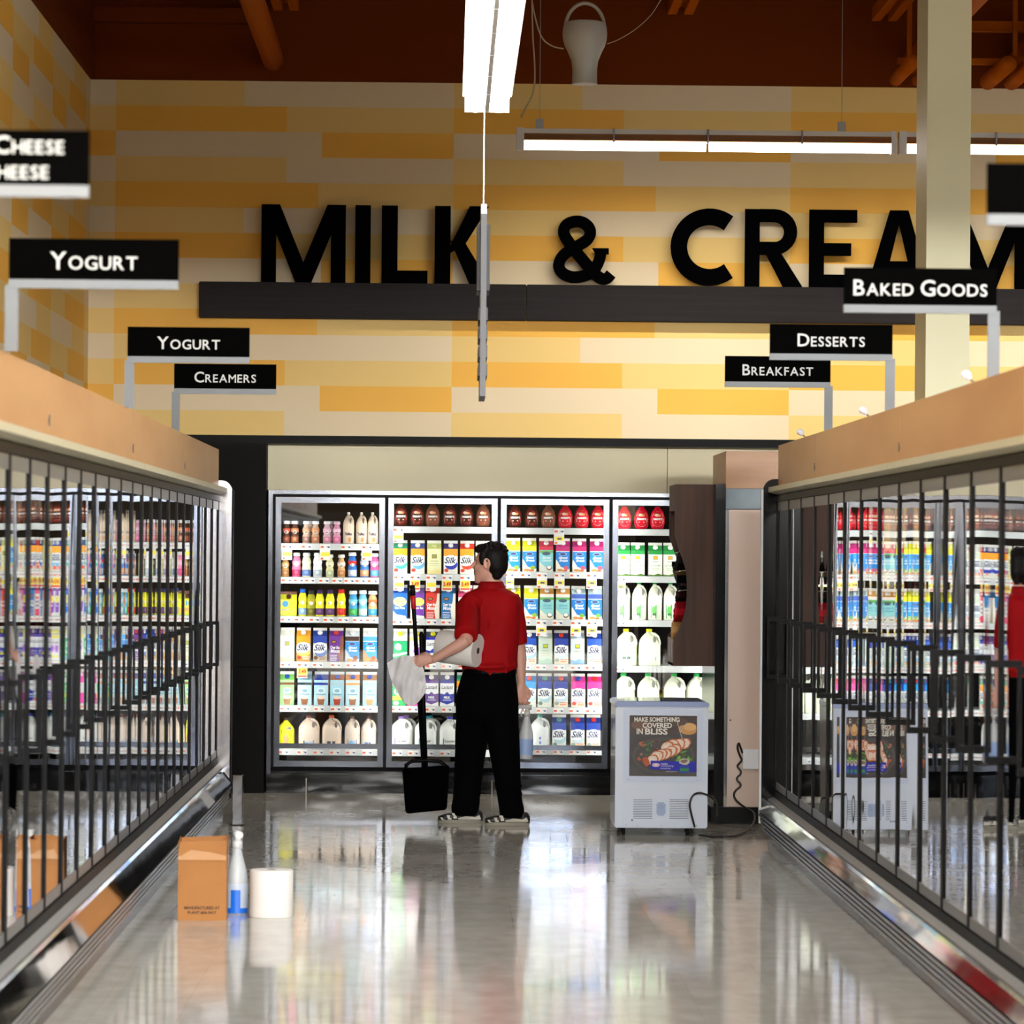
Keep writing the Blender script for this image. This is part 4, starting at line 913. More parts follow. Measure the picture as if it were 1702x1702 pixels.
reg('c_gw', carton('milk_carton', W_, (40, 150, 70), W_, [('r', 0, 0, 1, 1, (238, 240, 226)), ('r', 0, .86, 1, 1, (40, 150, 70)), ('r', .34, .66, .66, .80, (150, 120, 40)), ('r', .37, .68, .63, .78, (230, 180, 60)), ('r', .3, .56, .7, .58, (90, 150, 90)), ('t', 'Fat Free Milk', .5, .42, .8, .07, (120, 170, 120)), ('r', .2, .28, .8, .31, (190, 210, 180)), ('r', .25, .22, .75, .24, (200, 214, 190)), ('p', [(0, 0), (1, 0), (1, .05), (.7, .1), (.4, .04), (0, .07)], (90, 130, 50))]))
lb = lambda c1, c2, s='Milk': [('r', 0, 0, 1, 1, c1), ('e', .4, .5, .25, .35, c2), ('t', s, .55, .5, .5, .4, c2, 0, .03)]
reg('j_beige', jug('milk_jug', (226, 206, 182), (236, 230, 220), .076, .215, .076, [('r', 0, 0, 1, 1, (110, 180, 216)), ('t', 'TruMoo', .5, .72, .8, .24, (70, 60, 90), 0, .04), ('e', .66, .26, .2, .2, (206, 150, 100))], (.02, .42)))
reg('j_yel', jug('chocolate_drink_jug', YEL, (60, 40, 40), .112, .205, .08, [('p', [(.1, .8), (.9, .95), (.9, .78), (.1, .62)], (40, 50, 150)), ('e', .5, .35, .25, .25, (226, 160, 100)), ('r', 0, 0, 1, .1, (120, 70, 30))], (.05, .75), 0, .7))
reg('j_choc', jug('chocolate_milk_jug', (226, 206, 188), (110, 50, 40), .145, .225, .12, [('r', 0, 0, 1, 1, (56, 60, 80)), ('e', .3, .5, .2, .35, (120, 180, 220)), ('r', .55, .1, .95, .9, (170, 190, 220))], (.02, .24), 1, .5))
reg('j_choc2', jug('chocolate_milk_jug', (224, 204, 184), (196, 90, 50), .135, .225, .12, [('r', 0, 0, 1, 1, (60, 170, 214)), ('r', .75, 0, 1, 1, (230, 160, 60)), ('r', .25, .2, .7, .8, (40, 50, 70))], (.04, .27), 1, .9))
reg('j_chocs', jug('chocolate_milk_jug', (222, 206, 190), (110, 50, 40), .104, .22, .1, [('r', 0, 0, 1, 1, (60, 64, 84)), ('e', .4, .5, .3, .35, (120, 180, 220)), ('r', .7, .1, .95, .9, (180, 190, 220))], (.02, .3), 1, .6))
reg('j_chocs2', jug('chocolate_milk_jug', (220, 204, 190), (90, 50, 44), .104, .22, .1, [('r', 0, 0, 1, 1, (150, 206, 236)), ('r', .2, .3, .7, .6, (70, 110, 160)), ('e', .5, .15, .2, .12, (226, 120, 100))], (.02, .34), 1, .8))
for k, cp, lc in (('pur', (150, 110, 200), (130, 90, 190)), ('teal', (30, 160, 170), (20, 150, 160)), ('nav', (40, 50, 180), (40, 44, 120))):
    reg('j_' + k, jug('milk_jug', (236, 238, 232), cp, .15, .225, .12, [('r', 0, 0, 1, 1, (232, 232, 236)), ('r', 0, 0, .06, 1, lc), ('r', 0, 0, 1, .5, lc), ('t', 'Lactaid', .5, .74, .7, .22, (90, 90, 110), .1), ('p', [(.6, .1), (.9, .5), (1, .45), (.75, .05)], W_), ('t', 'Milk', .4, .28, .4, .2, W_)], (.02, .35), 1, .62))
reg('j_tealw', jug('milk_jug', (238, 242, 240), (50, 170, 140), .135, .225, .12, [('r', 0, 0, 1, 1, (210, 226, 244)), ('p', [(0, .6), (.5, .8), (1, .6), (1, .4), (.5, .6), (0, .4)], (40, 90, 190)), ('p', [(0, .3), (.5, .45), (1, .3), (1, .1), (.5, .25), (0, .1)], (60, 110, 200))], (.03, .42), 1, .8))
reg('j_grn', jug('milk_jug', (240, 242, 222), (20, 150, 70), .100, .262, .1, [('r', 0, 0, .62, 1, (60, 176, 90)), ('e', .35, .6, .25, .3, (120, 206, 110)), ('r', .64, .05, 1, .95, (214, 226, 206)), ('t', 'Milk', .4, .3, .4, .2, (20, 110, 60))], (.04, .40), 1, .62))
reg('j_lime', jug('milk_jug', (240, 244, 214), (226, 226, 40), .148, .25, .13, [('r', 0, 0, 1, 1, (226, 230, 60)), ('r', 0, .3, 1, .9, (60, 170, 220)), ('r', .3, .5, .7, .75, (90, 110, 100))], (.02, .33), 1, .95))
reg('j_lime2', jug('milk_jug', (238, 244, 216), (226, 226, 40), .15, .25, .13, [('r', 0, 0, 1, 1, (226, 230, 60)), ('r', 0, .32, 1, .95, (70, 180, 226)), ('r', .2, .4, .8, .8, (40, 130, 200))], (.02, .31), 1, .95))
reg('j_gal', jug('milk_jug', (238, 244, 220), (40, 170, 80), .15, .262, .14))
sm = [(.022, 0), (.026, .03), (.027, .3), (.021, .42), (.026, .52), (.027, .62), (.018, .76), (.015, .86)]
tall = [(.026, 0), (.03, .03), (.031, .35), (.027, .5), (.031, .62), (.026, .74), (.02, .86)]
def small(k, body, cap, band, band2, nm='milk_bottle', prof=sm, h=.152, cr=.022, top=None, txt='milk'):
    reg(k, bottle(nm, body, cap, prof, h, [(.05, .3, band), (.5, .66, band2)], cr, art=(-.018, .018, .08, .64, [('e', .5, .75, .4, .12, W_), ('t', txt, .5, .75, .6, .1, (60, 40, 60)), ('e', .5, .2, .35, .14, tuple(min(255, v + 40) for v in band))])))
small('b_brn', (70, 40, 26), (222, 222, 226), (120, 60, 40), (190, 80, 60))
small('b_brn2', (86, 50, 34), (226, 226, 226), (150, 90, 60), (214, 130, 90))
small('b_tan', (196, 170, 150), (232, 232, 236), (150, 110, 100), (226, 170, 130))
small('b_tan2', (190, 150, 120), (230, 230, 234), (170, 110, 80), (220, 150, 100))
small('b_rose', (206, 170, 180), (232, 226, 232), (196, 130, 150), (226, 180, 200))
small('b_rose2', (214, 150, 176), (226, 190, 206), (206, 110, 150), (236, 190, 210))
small('b_gold', (190, 150, 90), (230, 226, 220), (160, 110, 70), (206, 180, 130), h=.145)
small('b_pink', (226, 120, 160), (236, 226, 230), (180, 50, 90), (240, 170, 190), h=.165, prof=tall, cr=.024)
small('b_cream', (230, 226, 190), (232, 232, 226), (90, 120, 180), (236, 236, 200), h=.165, prof=tall, cr=.024)
small('b_wht', (232, 234, 236), (236, 236, 240), (170, 180, 190), (240, 240, 240), h=.165, prof=tall, cr=.024)
small('b_crm2', (222, 214, 160), (226, 226, 220), (180, 190, 150), (232, 226, 190), h=.155)
small('b_lat', (214, 170, 120), (226, 220, 214), (180, 120, 70), (230, 214, 200), h=.155)
small('b_rbl', (40, 110, 190), (236, 236, 240), (190, 200, 220), (206, 40, 50), 'creamer_bottle', tall, .17, .026)
small('b_blw', (60, 120, 190), (236, 236, 240), (206, 150, 110), (200, 220, 236), 'creamer_bottle', tall, .17, .026)
small('b_pkb', (226, 90, 150), (236, 236, 240), (90, 160, 206), (236, 150, 190), 'creamer_bottle', tall, .165, .026)
small('b_yb', YEL, (20, 90, 190), (120, 150, 180), (250, 240, 60), 'chocolate_drink_bottle', tall, .185, .02)
small('b_dk', (150, 150, 30), (40, 40, 36), (90, 84, 20), (170, 160, 30), 'chocolate_drink_bottle', tall, .175, .02)
small('b_yp', YEL, (50, 30, 80), (90, 50, 100), (250, 240, 60), 'chocolate_drink_bottle', tall, .18, .02)
small('b_yr', YEL, (206, 30, 30), (196, 40, 30), (250, 220, 50), 'chocolate_drink_bottle', tall, .185, .02)
small('b_bg', (60, 150, 200), (226, 236, 236), (60, 160, 80), (120, 200, 226), 'drinkable_yogurt_bottle', tall, .175, .026)
small('b_bw', (110, 180, 206), (226, 236, 236), (200, 220, 214), (160, 214, 230), 'drinkable_yogurt_bottle', tall, .178, .026)
small('b_ow', (226, 170, 120), (230, 232, 236), (60, 150, 190), (226, 120, 70), 'drinkable_yogurt_bottle', tall, .175, .03)
reg('pack_y', carton('drink_multipack', YEL, (200, 200, 40), (60, 30, 20), [('r', 0, 0, 1, 1, YEL), ('e', .3, .75, .2, .2, (40, 130, 180)), ('t', 'milk', .4, .4, .6, .2, (40, 60, 150), .2), ('e', .7, .3, .3, .2, (226, 170, 60)), ('r', 0, 0, 1, .12, (180, 190, 40))], .11, .07, .11, fin=(100, 50, 30)))
def syrup(k, body, ring, cap, txt):
    reg(k, bottle('syrup_bottle', body, cap, [(.03, 0), (.042, .04), (.049, .2), (.049, .42), (.040, .60), (.023, .72), (.014, .80), (.012, .9)], .192, [], .014, n=20, sy=.6, capz=.88,
        art=(-.040, .040, .08, .64, [('e', .5, .5, .5, .5, ring), ('e', .5, .5, .44, .45, tuple(int(v * .8) for v in body)), ('e', .5, .5, .41, .42, (190, 50, 40)), ('e', .4, .74, .18, .09, (236, 206, 180)), ('e', .6, .72, .16, .08, (226, 150, 90)), ('r', .1, .4, .9, .58, (150, 140, 130)), ('t', txt, .5, .49, .74, .13, (240, 236, 230), 0, .06), ('r', .26, .26, .74, .32, (226, 190, 160))]), rough=.15))
syrup('s_brn', (70, 26, 18), (206, 60, 50), (200, 190, 190), "HERSHEY'S")
syrup('s_brn2', (120, 76, 56), (206, 90, 70), (200, 190, 190), "HERSHEY'S")
syrup('s_red', (214, 16, 44), (250, 190, 196), (226, 30, 50), "HERSHEY'S")

# rows: (door index, shelf index, [(key, x in metres, look)])
def xa(v, k=440): return ((k + v / 4.255) - 742) / 244
def row(di, si, items, group, cat, y0=27.733, off=0, extra=''):
    looks = [i[2] for i in items]
    for n, (key, x, look) in enumerate(items):
        dup_ = looks.count(look) > 1; pos = sum(1 for l in looks[:n + 1] if l == look) if dup_ else 0
        tot = looks.count(look)
        where = f"{SHN[si]} shelf, {ORD[di]} door"
        if dup_: lab = f"{look}, {ORD[pos - 1]} from left, {where}"
        else: lab = f"{look}, {where}"
        if extra: lab = f"{look} {extra}, {ORD[n]} from left, {where}"
        z = (SZ[di][si]) - .0015
        place(key, x, y0 + off + random.uniform(0, .006), z, lab, cat, group, random.uniform(-.05, .05))
G1 = 'cartons and bottles behind the first door'; G2 = 'cartons and jugs behind the second door'; G3 = 'cartons behind the third door'; G4 = 'milk behind the fourth door'
R = lambda ks, xs_, k0, looks: [(a, xa(b, k0), c) for a, b, c in zip(ks, xs_, looks)]
row(0, 0, R(['b_brn', 'b_brn2', 'b_tan', 'b_tan2', 'b_rose', 'b_rose2'], [155, 215, 295, 360, 440, 510], 440, ['dark brown small milk bottle', 'brown small bottle with orange-tan label', 'greyish tan small milk bottle', 'caramel small milk bottle', 'pale rose small milk bottle', 'pink small milk bottle']), G1, 'bottle')
row(0, 0, R(['j_beige'] * 3, [592, 682, 762], 440, ['beige milk jug with blue label'] * 3), G1, 'jug')
row(0, 0, [('b_brn', xa(185), 'dark brown bottle'), ('b_tan', xa(325), 'greyish tan bottle'), ('b_rose', xa(470), 'pale rose bottle')], G1, 'bottle', off=.085, extra='in the row behind')
row(0, 1, R(['b_gold', 'b_pink', 'b_cream', 'b_wht', 'b_crm2', 'b_lat', 'b_rbl', 'b_blw', 'b_pkb'], [150, 228, 298, 376, 462, 545, 622, 708, 776], 440,
   ['gold-brown small milk bottle', 'pink tall milk bottle', 'cream bottle with blue lower label', 'white tall bottle', 'pale yellow small bottle', 'latte coloured small bottle', 'blue creamer bottle with red band', 'blue creamer bottle with tan band', 'pink and blue creamer bottle']), G1, 'bottle')
row(0, 2, R(['pack_y'], [175], 440, ['wide yellow multipack of chocolate drinks']), G1, 'multipack')
row(0, 2, R(['b_yb', 'b_dk', 'b_yp', 'b_yp', 'b_yr', 'b_bg', 'b_bw', 'b_ow'], [273, 333, 394, 466, 546, 630, 698, 768], 440,
   ['yellow bottle with blue cap', 'shaded olive bottle with dark cap', 'yellow bottle with purple cap', 'yellow bottle with purple cap', 'yellow bottle with red cap', 'blue and green bottle with white cap', 'pale blue bottle with white cap', 'orange and blue bottle with white cap']), G1, 'bottle')
row(0, 3, R(['c_orgw', 'c_coff', 'c_choc', 'c_moonp', 'c_abcr', 'c_abcb'], [168, 282, 400, 512, 626, 752], 440,
   ['cream carton with small olive badge', 'orange soy milk carton', 'blue topped chocolate soy milk carton', 'purple milk carton with red cap', 'blue almond milk carton with brown band', 'bright blue almond milk carton with brown splash']), G1, 'carton')
row(0, 4, R(['c_cogr', 'c_cobk', 'c_cobl', 'c_cord', 'c_coor', 'c_cotn'], [170, 293, 409, 522, 632, 752], 440,
   ['light green carton with brown cup', 'pale blue carton with black band', 'pale blue carton with navy band', 'pale blue carton with red cup', 'pale blue carton with orange band', 'pale blue carton with tan cup']), G1, 'carton')
row(0, 5, R(['j_yel', 'j_choc', 'j_choc2', 'j_chocs', 'j_chocs2'], [165, 325, 487, 632, 746], 440,
   ['squat yellow chocolate drink jug', 'wide chocolate milk jug, dark label', 'chocolate milk jug with blue and orange label', 'narrow chocolate milk jug, dark label', 'narrow chocolate milk jug, pale blue label']), G1, 'jug')
row(1, 0, R(['s_brn', 's_brn', 's_brn2', 's_brn', 's_brn', 's_brn2'], [962, 1077, 1187, 1305, 1425, 1543], 440, ['dark brown syrup bottle', 'dark brown syrup bottle', 'lighter brown syrup bottle', 'dark brown syrup bottle', 'dark brown syrup bottle', 'lighter brown syrup bottle']), G2, 'bottle')
row(1, 1, R(['c_teal', 'c_lblue', 'c_org', 'c_dblue', 'c_red', 'c_pale'], [960, 1083, 1200, 1315, 1430, 1540], 440,
   ['soy milk carton with teal swoosh', 'soy milk carton with sky blue swoosh', 'pale yellow-green carton with square badge', 'soy milk carton with royal blue swoosh', 'soy milk carton with red-orange swoosh', 'pale carton behind the man']), G2, 'carton')
row(1, 2, R(['c_rice', 'c_ricep', 'c_moonr', 'c_moonb', 'c_pink', 'c_pale'], [960, 1083, 1190, 1303, 1420, 1525], 440,
   ['blue carton with yellow oval', 'purple carton with yellow oval', 'red carton with white swirl', 'teal blue carton with white swirl', 'white and pink carton', 'pale carton behind the man']), G2, 'carton')
row(1, 3, R(['c_grn', 'c_pur', 'c_lnavy', 'c_lpur', 'c_lblu', 'c_pale'], [965, 1080, 1195, 1315, 1430, 1540], 440,
   ['green carton with yellow cap', 'white carton with purple patch and yellow cap', 'white and navy carton with yellow cap', 'white and purple milk carton', 'white and blue milk carton', 'pale carton behind the man']), G2, 'carton')
row(1, 4, R(['c_grn2', 'c_mag', 'c_lpur', 'c_lblu', 'c_teal'], [958, 1063, 1188, 1298, 1415], 440,
   ['green and white carton behind the paper sheet', 'magenta and white carton below the paper sheet', 'white and purple milk carton', 'white and royal blue milk carton', 'teal edged carton beside the man']), G2, 'carton')
row(1, 5, R(['j_pur', 'j_teal', 'j_nav'], [978, 1150, 1320], 440, ['white milk jug with purple cap', 'white milk jug with teal cap', 'white milk jug with navy cap']), G2, 'jug')
row(1, 5, [('j_pur', xa(1010), 'purple capped jug'), ('j_teal', xa(1180), 'teal capped jug')], G2, 'jug', off=.14, extra='in the row behind')
row(2, 0, R(['s_brn', 's_brn', 's_brn2', 's_red', 's_red', 's_red'], [237, 355, 470, 590, 708, 820], 800, ['dark brown syrup bottle', 'dark brown syrup bottle', 'paler brown syrup bottle', 'bright red syrup bottle', 'bright red syrup bottle', 'bright red syrup bottle']), G3, 'bottle')
row(2, 1, R(['c_aby', 'c_aby', 'c_coc', 'c_abm', 'c_abm', 'c_abm'], [225, 340, 458, 575, 693, 815], 800, ['blue almond milk carton with yellow top'] * 2 + ['aqua coconut milk carton with red top'] + ['blue almond milk carton with magenta top'] * 3), G3, 'carton')
row(2, 2, R(['c_aby', 'c_aby', 'c_coc2', 'c_coc2', 'c_abb', 'c_abb'], [229, 355, 465, 578, 690, 805], 800, ['blue carton with yellow top'] * 2 + ['aqua coconut milk carton'] * 2 + ['all blue almond milk carton'] * 2), G3, 'carton')
row(2, 3, R(['c_snb', 'c_snb', 'c_oga', 'c_snr', 'c_ogb', 'c_snb'], [230, 345, 458, 570, 685, 805], 800, ['soy milk carton with white cap', 'soy milk carton with white cap', 'pale green badge carton', 'navy soy milk carton with red cap', 'pale blue badge carton', 'soy milk carton with white cap']), G3, 'carton')
row(2, 4, R(['c_snlb', 'c_snt', 'c_snr', 'c_snp', 'c_snp2'], [345, 455, 570, 693, 808], 800, ['light blue soy milk carton with red cap', 'soy milk carton with teal cap', 'navy soy milk carton with red cap', 'pink soy milk carton with blue cap', 'magenta soy milk carton with red cap']), G3, 'carton')
row(2, 5, R(['j_tealw'], [425], 800, ['white jug with teal cap and blue waves']), G3, 'jug')
row(2, 5, R(['c_snt', 'c_snr', 'c_snr'], [560, 690, 802], 800, ['soy milk carton with teal cap', 'navy soy milk carton with red cap', 'navy soy milk carton with red cap']), G3, 'carton')
row(3, 0, R(['s_red'] * 3, [1010, 1130, 1245], 800, ['bright red syrup bottle'] * 3), G4, 'bottle')
row(3, 1, R(['c_gw'] * 5, [1002, 1105, 1230, 1335, 1440], 800, ['white carton with green top'] * 5), G4, 'carton')
row(3, 2, R(['j_grn'] * 5, [1003, 1120, 1232, 1340, 1450], 800, ['white jug with green cap and label'] * 5), G4, 'jug')
row(3, 3, R(['j_lime', 'j_lime2'], [1030, 1195], 800, ['white jug with yellow cap, blue band', 'white jug with yellow cap, wide blue band']), G4, 'jug')
row(3, 4, R(['j_gal'] * 4, [1020, 1190, 1375, 1530], 800, ['plain white gallon jug with green cap'] * 4), G4, 'jug')
row(3, 4, [('pack_y', xa(1280, 800), 'small tan box'), ('pack_y', xa(1450, 800), 'small tan box')], G4, 'multipack', off=.17, extra='behind the gallons')

# ------------------------------------------------------------------ things on the floor
CARD = M('cardboard', (176, 118, 58), .7, noise=((8, 8, 8), .3, (166, 108, 50))); CARD2 = M('cardboard_tape', (188, 134, 76), .4); INK = M('ink', (50, 34, 24), .7)
t = thing('cardboard_box', 'brown cardboard box with printed lettering standing on the shiny floor', 'box', (-1.06, 17.95, 0), rz=.02)
q = nb(); box(q, -.106, .106, 0, .20, 0, .262); obj('carton_body', q, CARD, t)
q = nb(); prism(q, [(-.106, .262), (.106, .262), (.101, .352), (-.099, .343)], 'y', -.004, .0); prism(q, [(-.106, .262), (.106, .262), (.108, .36), (-.1, .35)], 'y', .198, .202)
prism(q, [(0, .262), (.2, .262), (.2, .355), (0, .345)], 'x', -.106, -.103); prism(q, [(0, .262), (.2, .262), (.2, .36), (0, .362)], 'x', .103, .106)
obj('flap', q, CARD, t)
q = nb(); faces(q, [(-.106, -.0045, .264), (.104, -.0045, .267), (.104, -.0045, .284), (.03, -.0045, .30), (-.05, -.0045, .31), (-.09, -.0045, .285), (-.106, -.0045, .28)], [(0, 1, 2, 3, 4, 5, 6)]); obj('tape', q, CARD2, t, recalc=False)
q = nb(); put_text(q, 'MANUFACTURED AT', lambda u, v: (.0 + u, -.0006, .055 + v), .155, .014, 0, .03); put_text(q, 'PLANT #06-0417', lambda u, v: (-.0 + u, -.0006, .034 + v), .125, .014, 0, .03)
obj('lettering', q, INK, t, recalc=False)
PAPER = M('paper_white', (242, 239, 235), .8)
t = thing('paper_roll', 'white paper towel roll standing on the floor beside the cardboard box', 'paper towel roll', (-.765, 18.16, 0))
q = nb(); lathe(q, [(.094, 0), (.0965, .004), (.0965, .205), (.093, .209)], n=48)
obj('roll', q, PAPER, t)
q = nb(); lathe(q, [(.0, .2092), (.02, .2095), (.02, .21), (.0, .21)], n=20); obj('core', q, M('core_brown', (150, 120, 90), .7), t)
def spray(loc, label, liquid, lab, hd, s=1.0, rz=0, cloud=False, tiltm=None):
    t = thing('spray_bottle', label, 'spray bottle', loc); t.rotation_euler[2] = rz
    PB = M('frosted_bottle', (222, 228, 232), .25, alpha=.72)
    q = nb(); lathe(q, [(.034 * s, 0), (.038 * s, .006 * s), (.038 * s, .12 * s), (.034 * s, .15 * s), (.02 * s, .20 * s), (.0145 * s, .222 * s), (.0145 * s, .232 * s)], n=24); obj('bottle_body', q, PB, t)
    q = nb(); lathe(q, [(.0385 * s, .022 * s), (.0388 * s, .024 * s), (.0388 * s, .105 * s), (.0385 * s, .107 * s)], n=24, cap=False); obj('label', q, lab, t)
    if liquid:
        q = nb(); lathe(q, [(.0392 * s, .004 * s), (.0392 * s, .022 * s)], n=24, cap=False)
        ang = [(-.9 + .9 * i / 6) for i in range(7)]
        faces(q, [(.0394 * s * math.cos(a), .0394 * s * math.sin(a), zz * s) for a in ang for zz in (.02, .085)], [(2 * i, 2 * i + 2, 2 * i + 3, 2 * i + 1) for i in range(6)]); obj('stripe', q, liquid, t)
    q = nb(); lathe(q, [(.017 * s, .228 * s), (.017 * s, .25 * s), (.012 * s, .258 * s)], n=16)
    tube(q, [(.022 * s, 0, .275 * s), (-.012 * s, 0, .278 * s), (-.045 * s, 0, .276 * s)], [.014 * s, .013 * s, .01 * s], 10); tube(q, [(0, 0, .25 * s), (0, 0, .28 * s)], .011 * s, 10); tube(q, [(-.053 * s, 0, .276 * s), (-.043 * s, 0, .276 * s)], .008 * s, 10)
    obj('spray_head', q, hd, t)
    q = nb(); tube(q, [(-.022 * s, 0, .27 * s), (-.032 * s, 0, .25 * s), (-.03 * s, 0, .225 * s)], .005 * s, 8); obj('trigger', q, hd, t)
    return t
HDW = M('head_white', (228, 230, 232), .35)
spray((-.925, 18.3, 0), 'spray bottle with blue striped label on the floor beside the cardboard box', M('stripe_blue', (20, 110, 226), .4), M('label_pale', (196, 208, 224), .5), HDW, 1.28, rz=-1.2)

# ------------------------------------------------------------------ the man with his broom and pan
MX, MY = .27, 24.45
t = MAN = thing('person', 'person in red polo shirt and black trousers seen from behind, facing the cooler', 'person', (MX, MY, 0))
def limb(bm, pts, rads, n=14, flat=1.0): tube(bm, pts, rads, n, flat=flat)
# body: head, neck, trunk, arms, hands as one skin
q = nb()
fw = Vector((-.93, .36, 0)).normalized(); sd = Vector((-fw.y, fw.x, 0)) * -1       # face direction and its side
hc = Vector((-.008, .0, 1.566)); RH_ = Matrix((( fw.x, -fw.y, 0), (fw.y, fw.x, 0), (0, 0, 1)))
def hp(a, b, c): return tuple(hc + fw * a + sd * b + Vector((0, 0, c)))
sphere(q, hp(-.012, 0, .02), .096, .076, .096, 24, 16, rot=RH_)
sphere(q, hp(.028, 0, -.035), .066, .062, .085, 20, 12, rot=RH_)
loft(q, [ell(hp(.03, 0, -.02), .066, .062, 16), ell(hp(.045, 0, -.075), .052, .05, 16), ell(hp(.062, 0, -.112), .034, .034, 16), ell(hp(.07, 0, -.123), .02, .022, 16)])
sphere(q, hp(.068, 0, .028), .026, .045, .016, 12, 8, rot=RH_)
tube(q, [hp(.088, 0, .018), hp(.102, 0, -.008), hp(.113, 0, -.024), hp(.098, 0, -.034)], [.008, .011, .0135, .009], 10)
sphere(q, hp(.082, 0, -.062), .018, .026, .007, 10, 6, rot=RH_); sphere(q, hp(.080, 0, -.074), .018, .024, .007, 10, 6, rot=RH_); sphere(q, hp(.077, 0, -.108), .018, .02, .016, 10, 6, rot=RH_)
for b in (-1, 1):
    sphere(q, hp(.066, b * .033, -.028), .026, .022, .02, 10, 6, rot=RH_)
    er = [hp(-.008 + .016 * math.cos(a), b * (.074 + .007 * abs(math.cos(a))), -.004 + .03 * math.sin(a)) for a in [2 * PI * i / 12 for i in range(13)]]
    tube(q, er, .0058, 8); sphere(q, hp(-.006, b * .072, -.008), .014, .007, .022, 10, 6, rot=RH_); sphere(q, hp(.0, b * .076, -.03), .008, .006, .009, 8, 6, rot=RH_)
tube(q, [(-.005, 0, 1.56), (.0, .01, 1.47), (.008, .012, 1.40)], [.058, .057, .07], 20)
loft(q, [ell((.0, .0, z_), a, b, 20) for z_, a, b in ((1.42, .07, .06), (1.38, .13, .08), (1.25, .15, .095), (1.1, .14, .095), (.95, .13, .09), (.85, .13, .09))])
SHL, ELL_, WRL = Vector((-.130, -.075, 1.325)), Vector((-.150, -.285, 1.10)), Vector((-.345, -.27, .99))
SHR, ELR_, WRR = Vector((.135, .03, 1.335)), Vector((.172, .06, 1.06)), Vector((.187, .03, .845))
limb(q, [SHL, SHL.lerp(ELL_, .5), ELL_], [.05, .048, .04], 16)
limb(q, [ELL_ + Vector((.01, .0, .01)), ELL_.lerp(WRL, .25), ELL_.lerp(WRL, .65), WRL], [.041, .043, .034, .026], 16, .9)
limb(q, [SHR, SHR.lerp(ELR_, .5), ELR_], [.05, .046, .038], 16)
limb(q, [ELR_, ELR_.lerp(WRR, .3), ELR_.lerp(WRR, .7), WRR], [.038, .04, .03, .024], 16, .9)
# hand closed on the handles: palm then four curled fingers and a thumb
def hand(q, w, d, n_, span, curl, k=1.0):
    """w wrist, d pointing from wrist to knuckles, n_ palm normal (towards the held thing), span across the knuckles"""
    d, n_, span = d.normalized(), n_.normalized(), span.normalized()
    rings = []
    for u, a, b in ((-.01, .024, .02), (.02, .030, .019), (.05, .037, .016), (.078, .040, .014), (.092, .036, .010)):
        c = w + d * u * k
        rings.append([tuple(c + span * a * k * math.cos(2 * PI * i / 16) + n_ * b * k * math.sin(2 * PI * i / 16)) for i in range(16)])
    loft(q, rings)
    for j, (off, ln) in enumerate(((-.030, .86), (-.010, 1.0), (.010, .95), (.029, .76))):
        base = w + d * .075 * k + span * off * k; pts = [base]; a = .25 + curl * .35; dd = d
        for seg in (.042, .027, .022):
            dd = d * math.cos(a) + n_ * math.sin(a); pts.append(pts[-1] + dd * seg * ln * k); a += curl
        tube(q, pts, [.0098 * k, .0092 * k, .0085 * k, .0072 * k], 8)
        sphere(q, tuple(pts[-1]), .0072 * k, n=8, m=6)
    th = [w + d * .02 * k - span * .026 * k, w + d * .045 * k - span * .044 * k + n_ * .012 * k, w + d * .07 * k - span * .04 * k + n_ * .032 * k, w + d * .088 * k - span * .026 * k + n_ * .044 * k]
    tube(q, th, [.014 * k, .012 * k, .0105 * k, .008 * k], 8); sphere(q, tuple(th[-1]), .008 * k, n=8, m=6)
POLE = Vector((-.425, -.10, .985))
hand(q, WRL + Vector((-.005, 0, 0)), Vector((-1, .05, -.12)), Vector((.02, .95, -.1)), Vector((-.15, .1, -1)), .62)
hand(q, WRR + Vector((0, 0, -.005)), Vector((.0, -.1, -1)), Vector((.35, -.9, .0)), Vector((.95, .3, 0)) * -1, .72)
remesh('body', q, SKIN, .0042, 3, t)
# hair
q = nb()
sphere(q, hp(-.020, 0, .028), .094, .081, .094, 24, 14, rot=RH_)
sphere(q, hp(-.045, 0, -.01), .068, .073, .075, 20, 12, rot=RH_)
sphere(q, hp(.045, 0, .082), .05, .06, .034, 16, 10, rot=RH_); sphere(q, hp(.074, 0, .078), .022, .05, .02, 12, 8, rot=RH_)
loft(q, [ell(hp(-.045, 0, -.04), .05, .062, 16), ell(hp(-.042, 0, -.085), .034, .05, 16), ell(hp(-.038, 0, -.10), .02, .036, 16)])
for b in (-1, 1): sphere(q, hp(.022, b * .068, .03), .025, .014, .045, 12, 8, rot=RH_)
for k in range(60):
    a = random.uniform(-.3, PI + .3); r_ = random.uniform(.2, 1)
    pz = .028 + .098 * math.cos(r_ * 1.1); c = (-.022 + .096 * math.sin(r_ * 1.1) * math.cos(a), .08 * math.sin(r_ * 1.1) * math.sin(a), pz)
    sphere(q, hp(c[0], c[1] * random.choice((-1, 1)), c[2]), .012, .012, .009, 8, 6)
h_ = remesh('hair', q, M('hair_dark', (12, 8, 7), .6, spec=.2), .0045, 2, t)
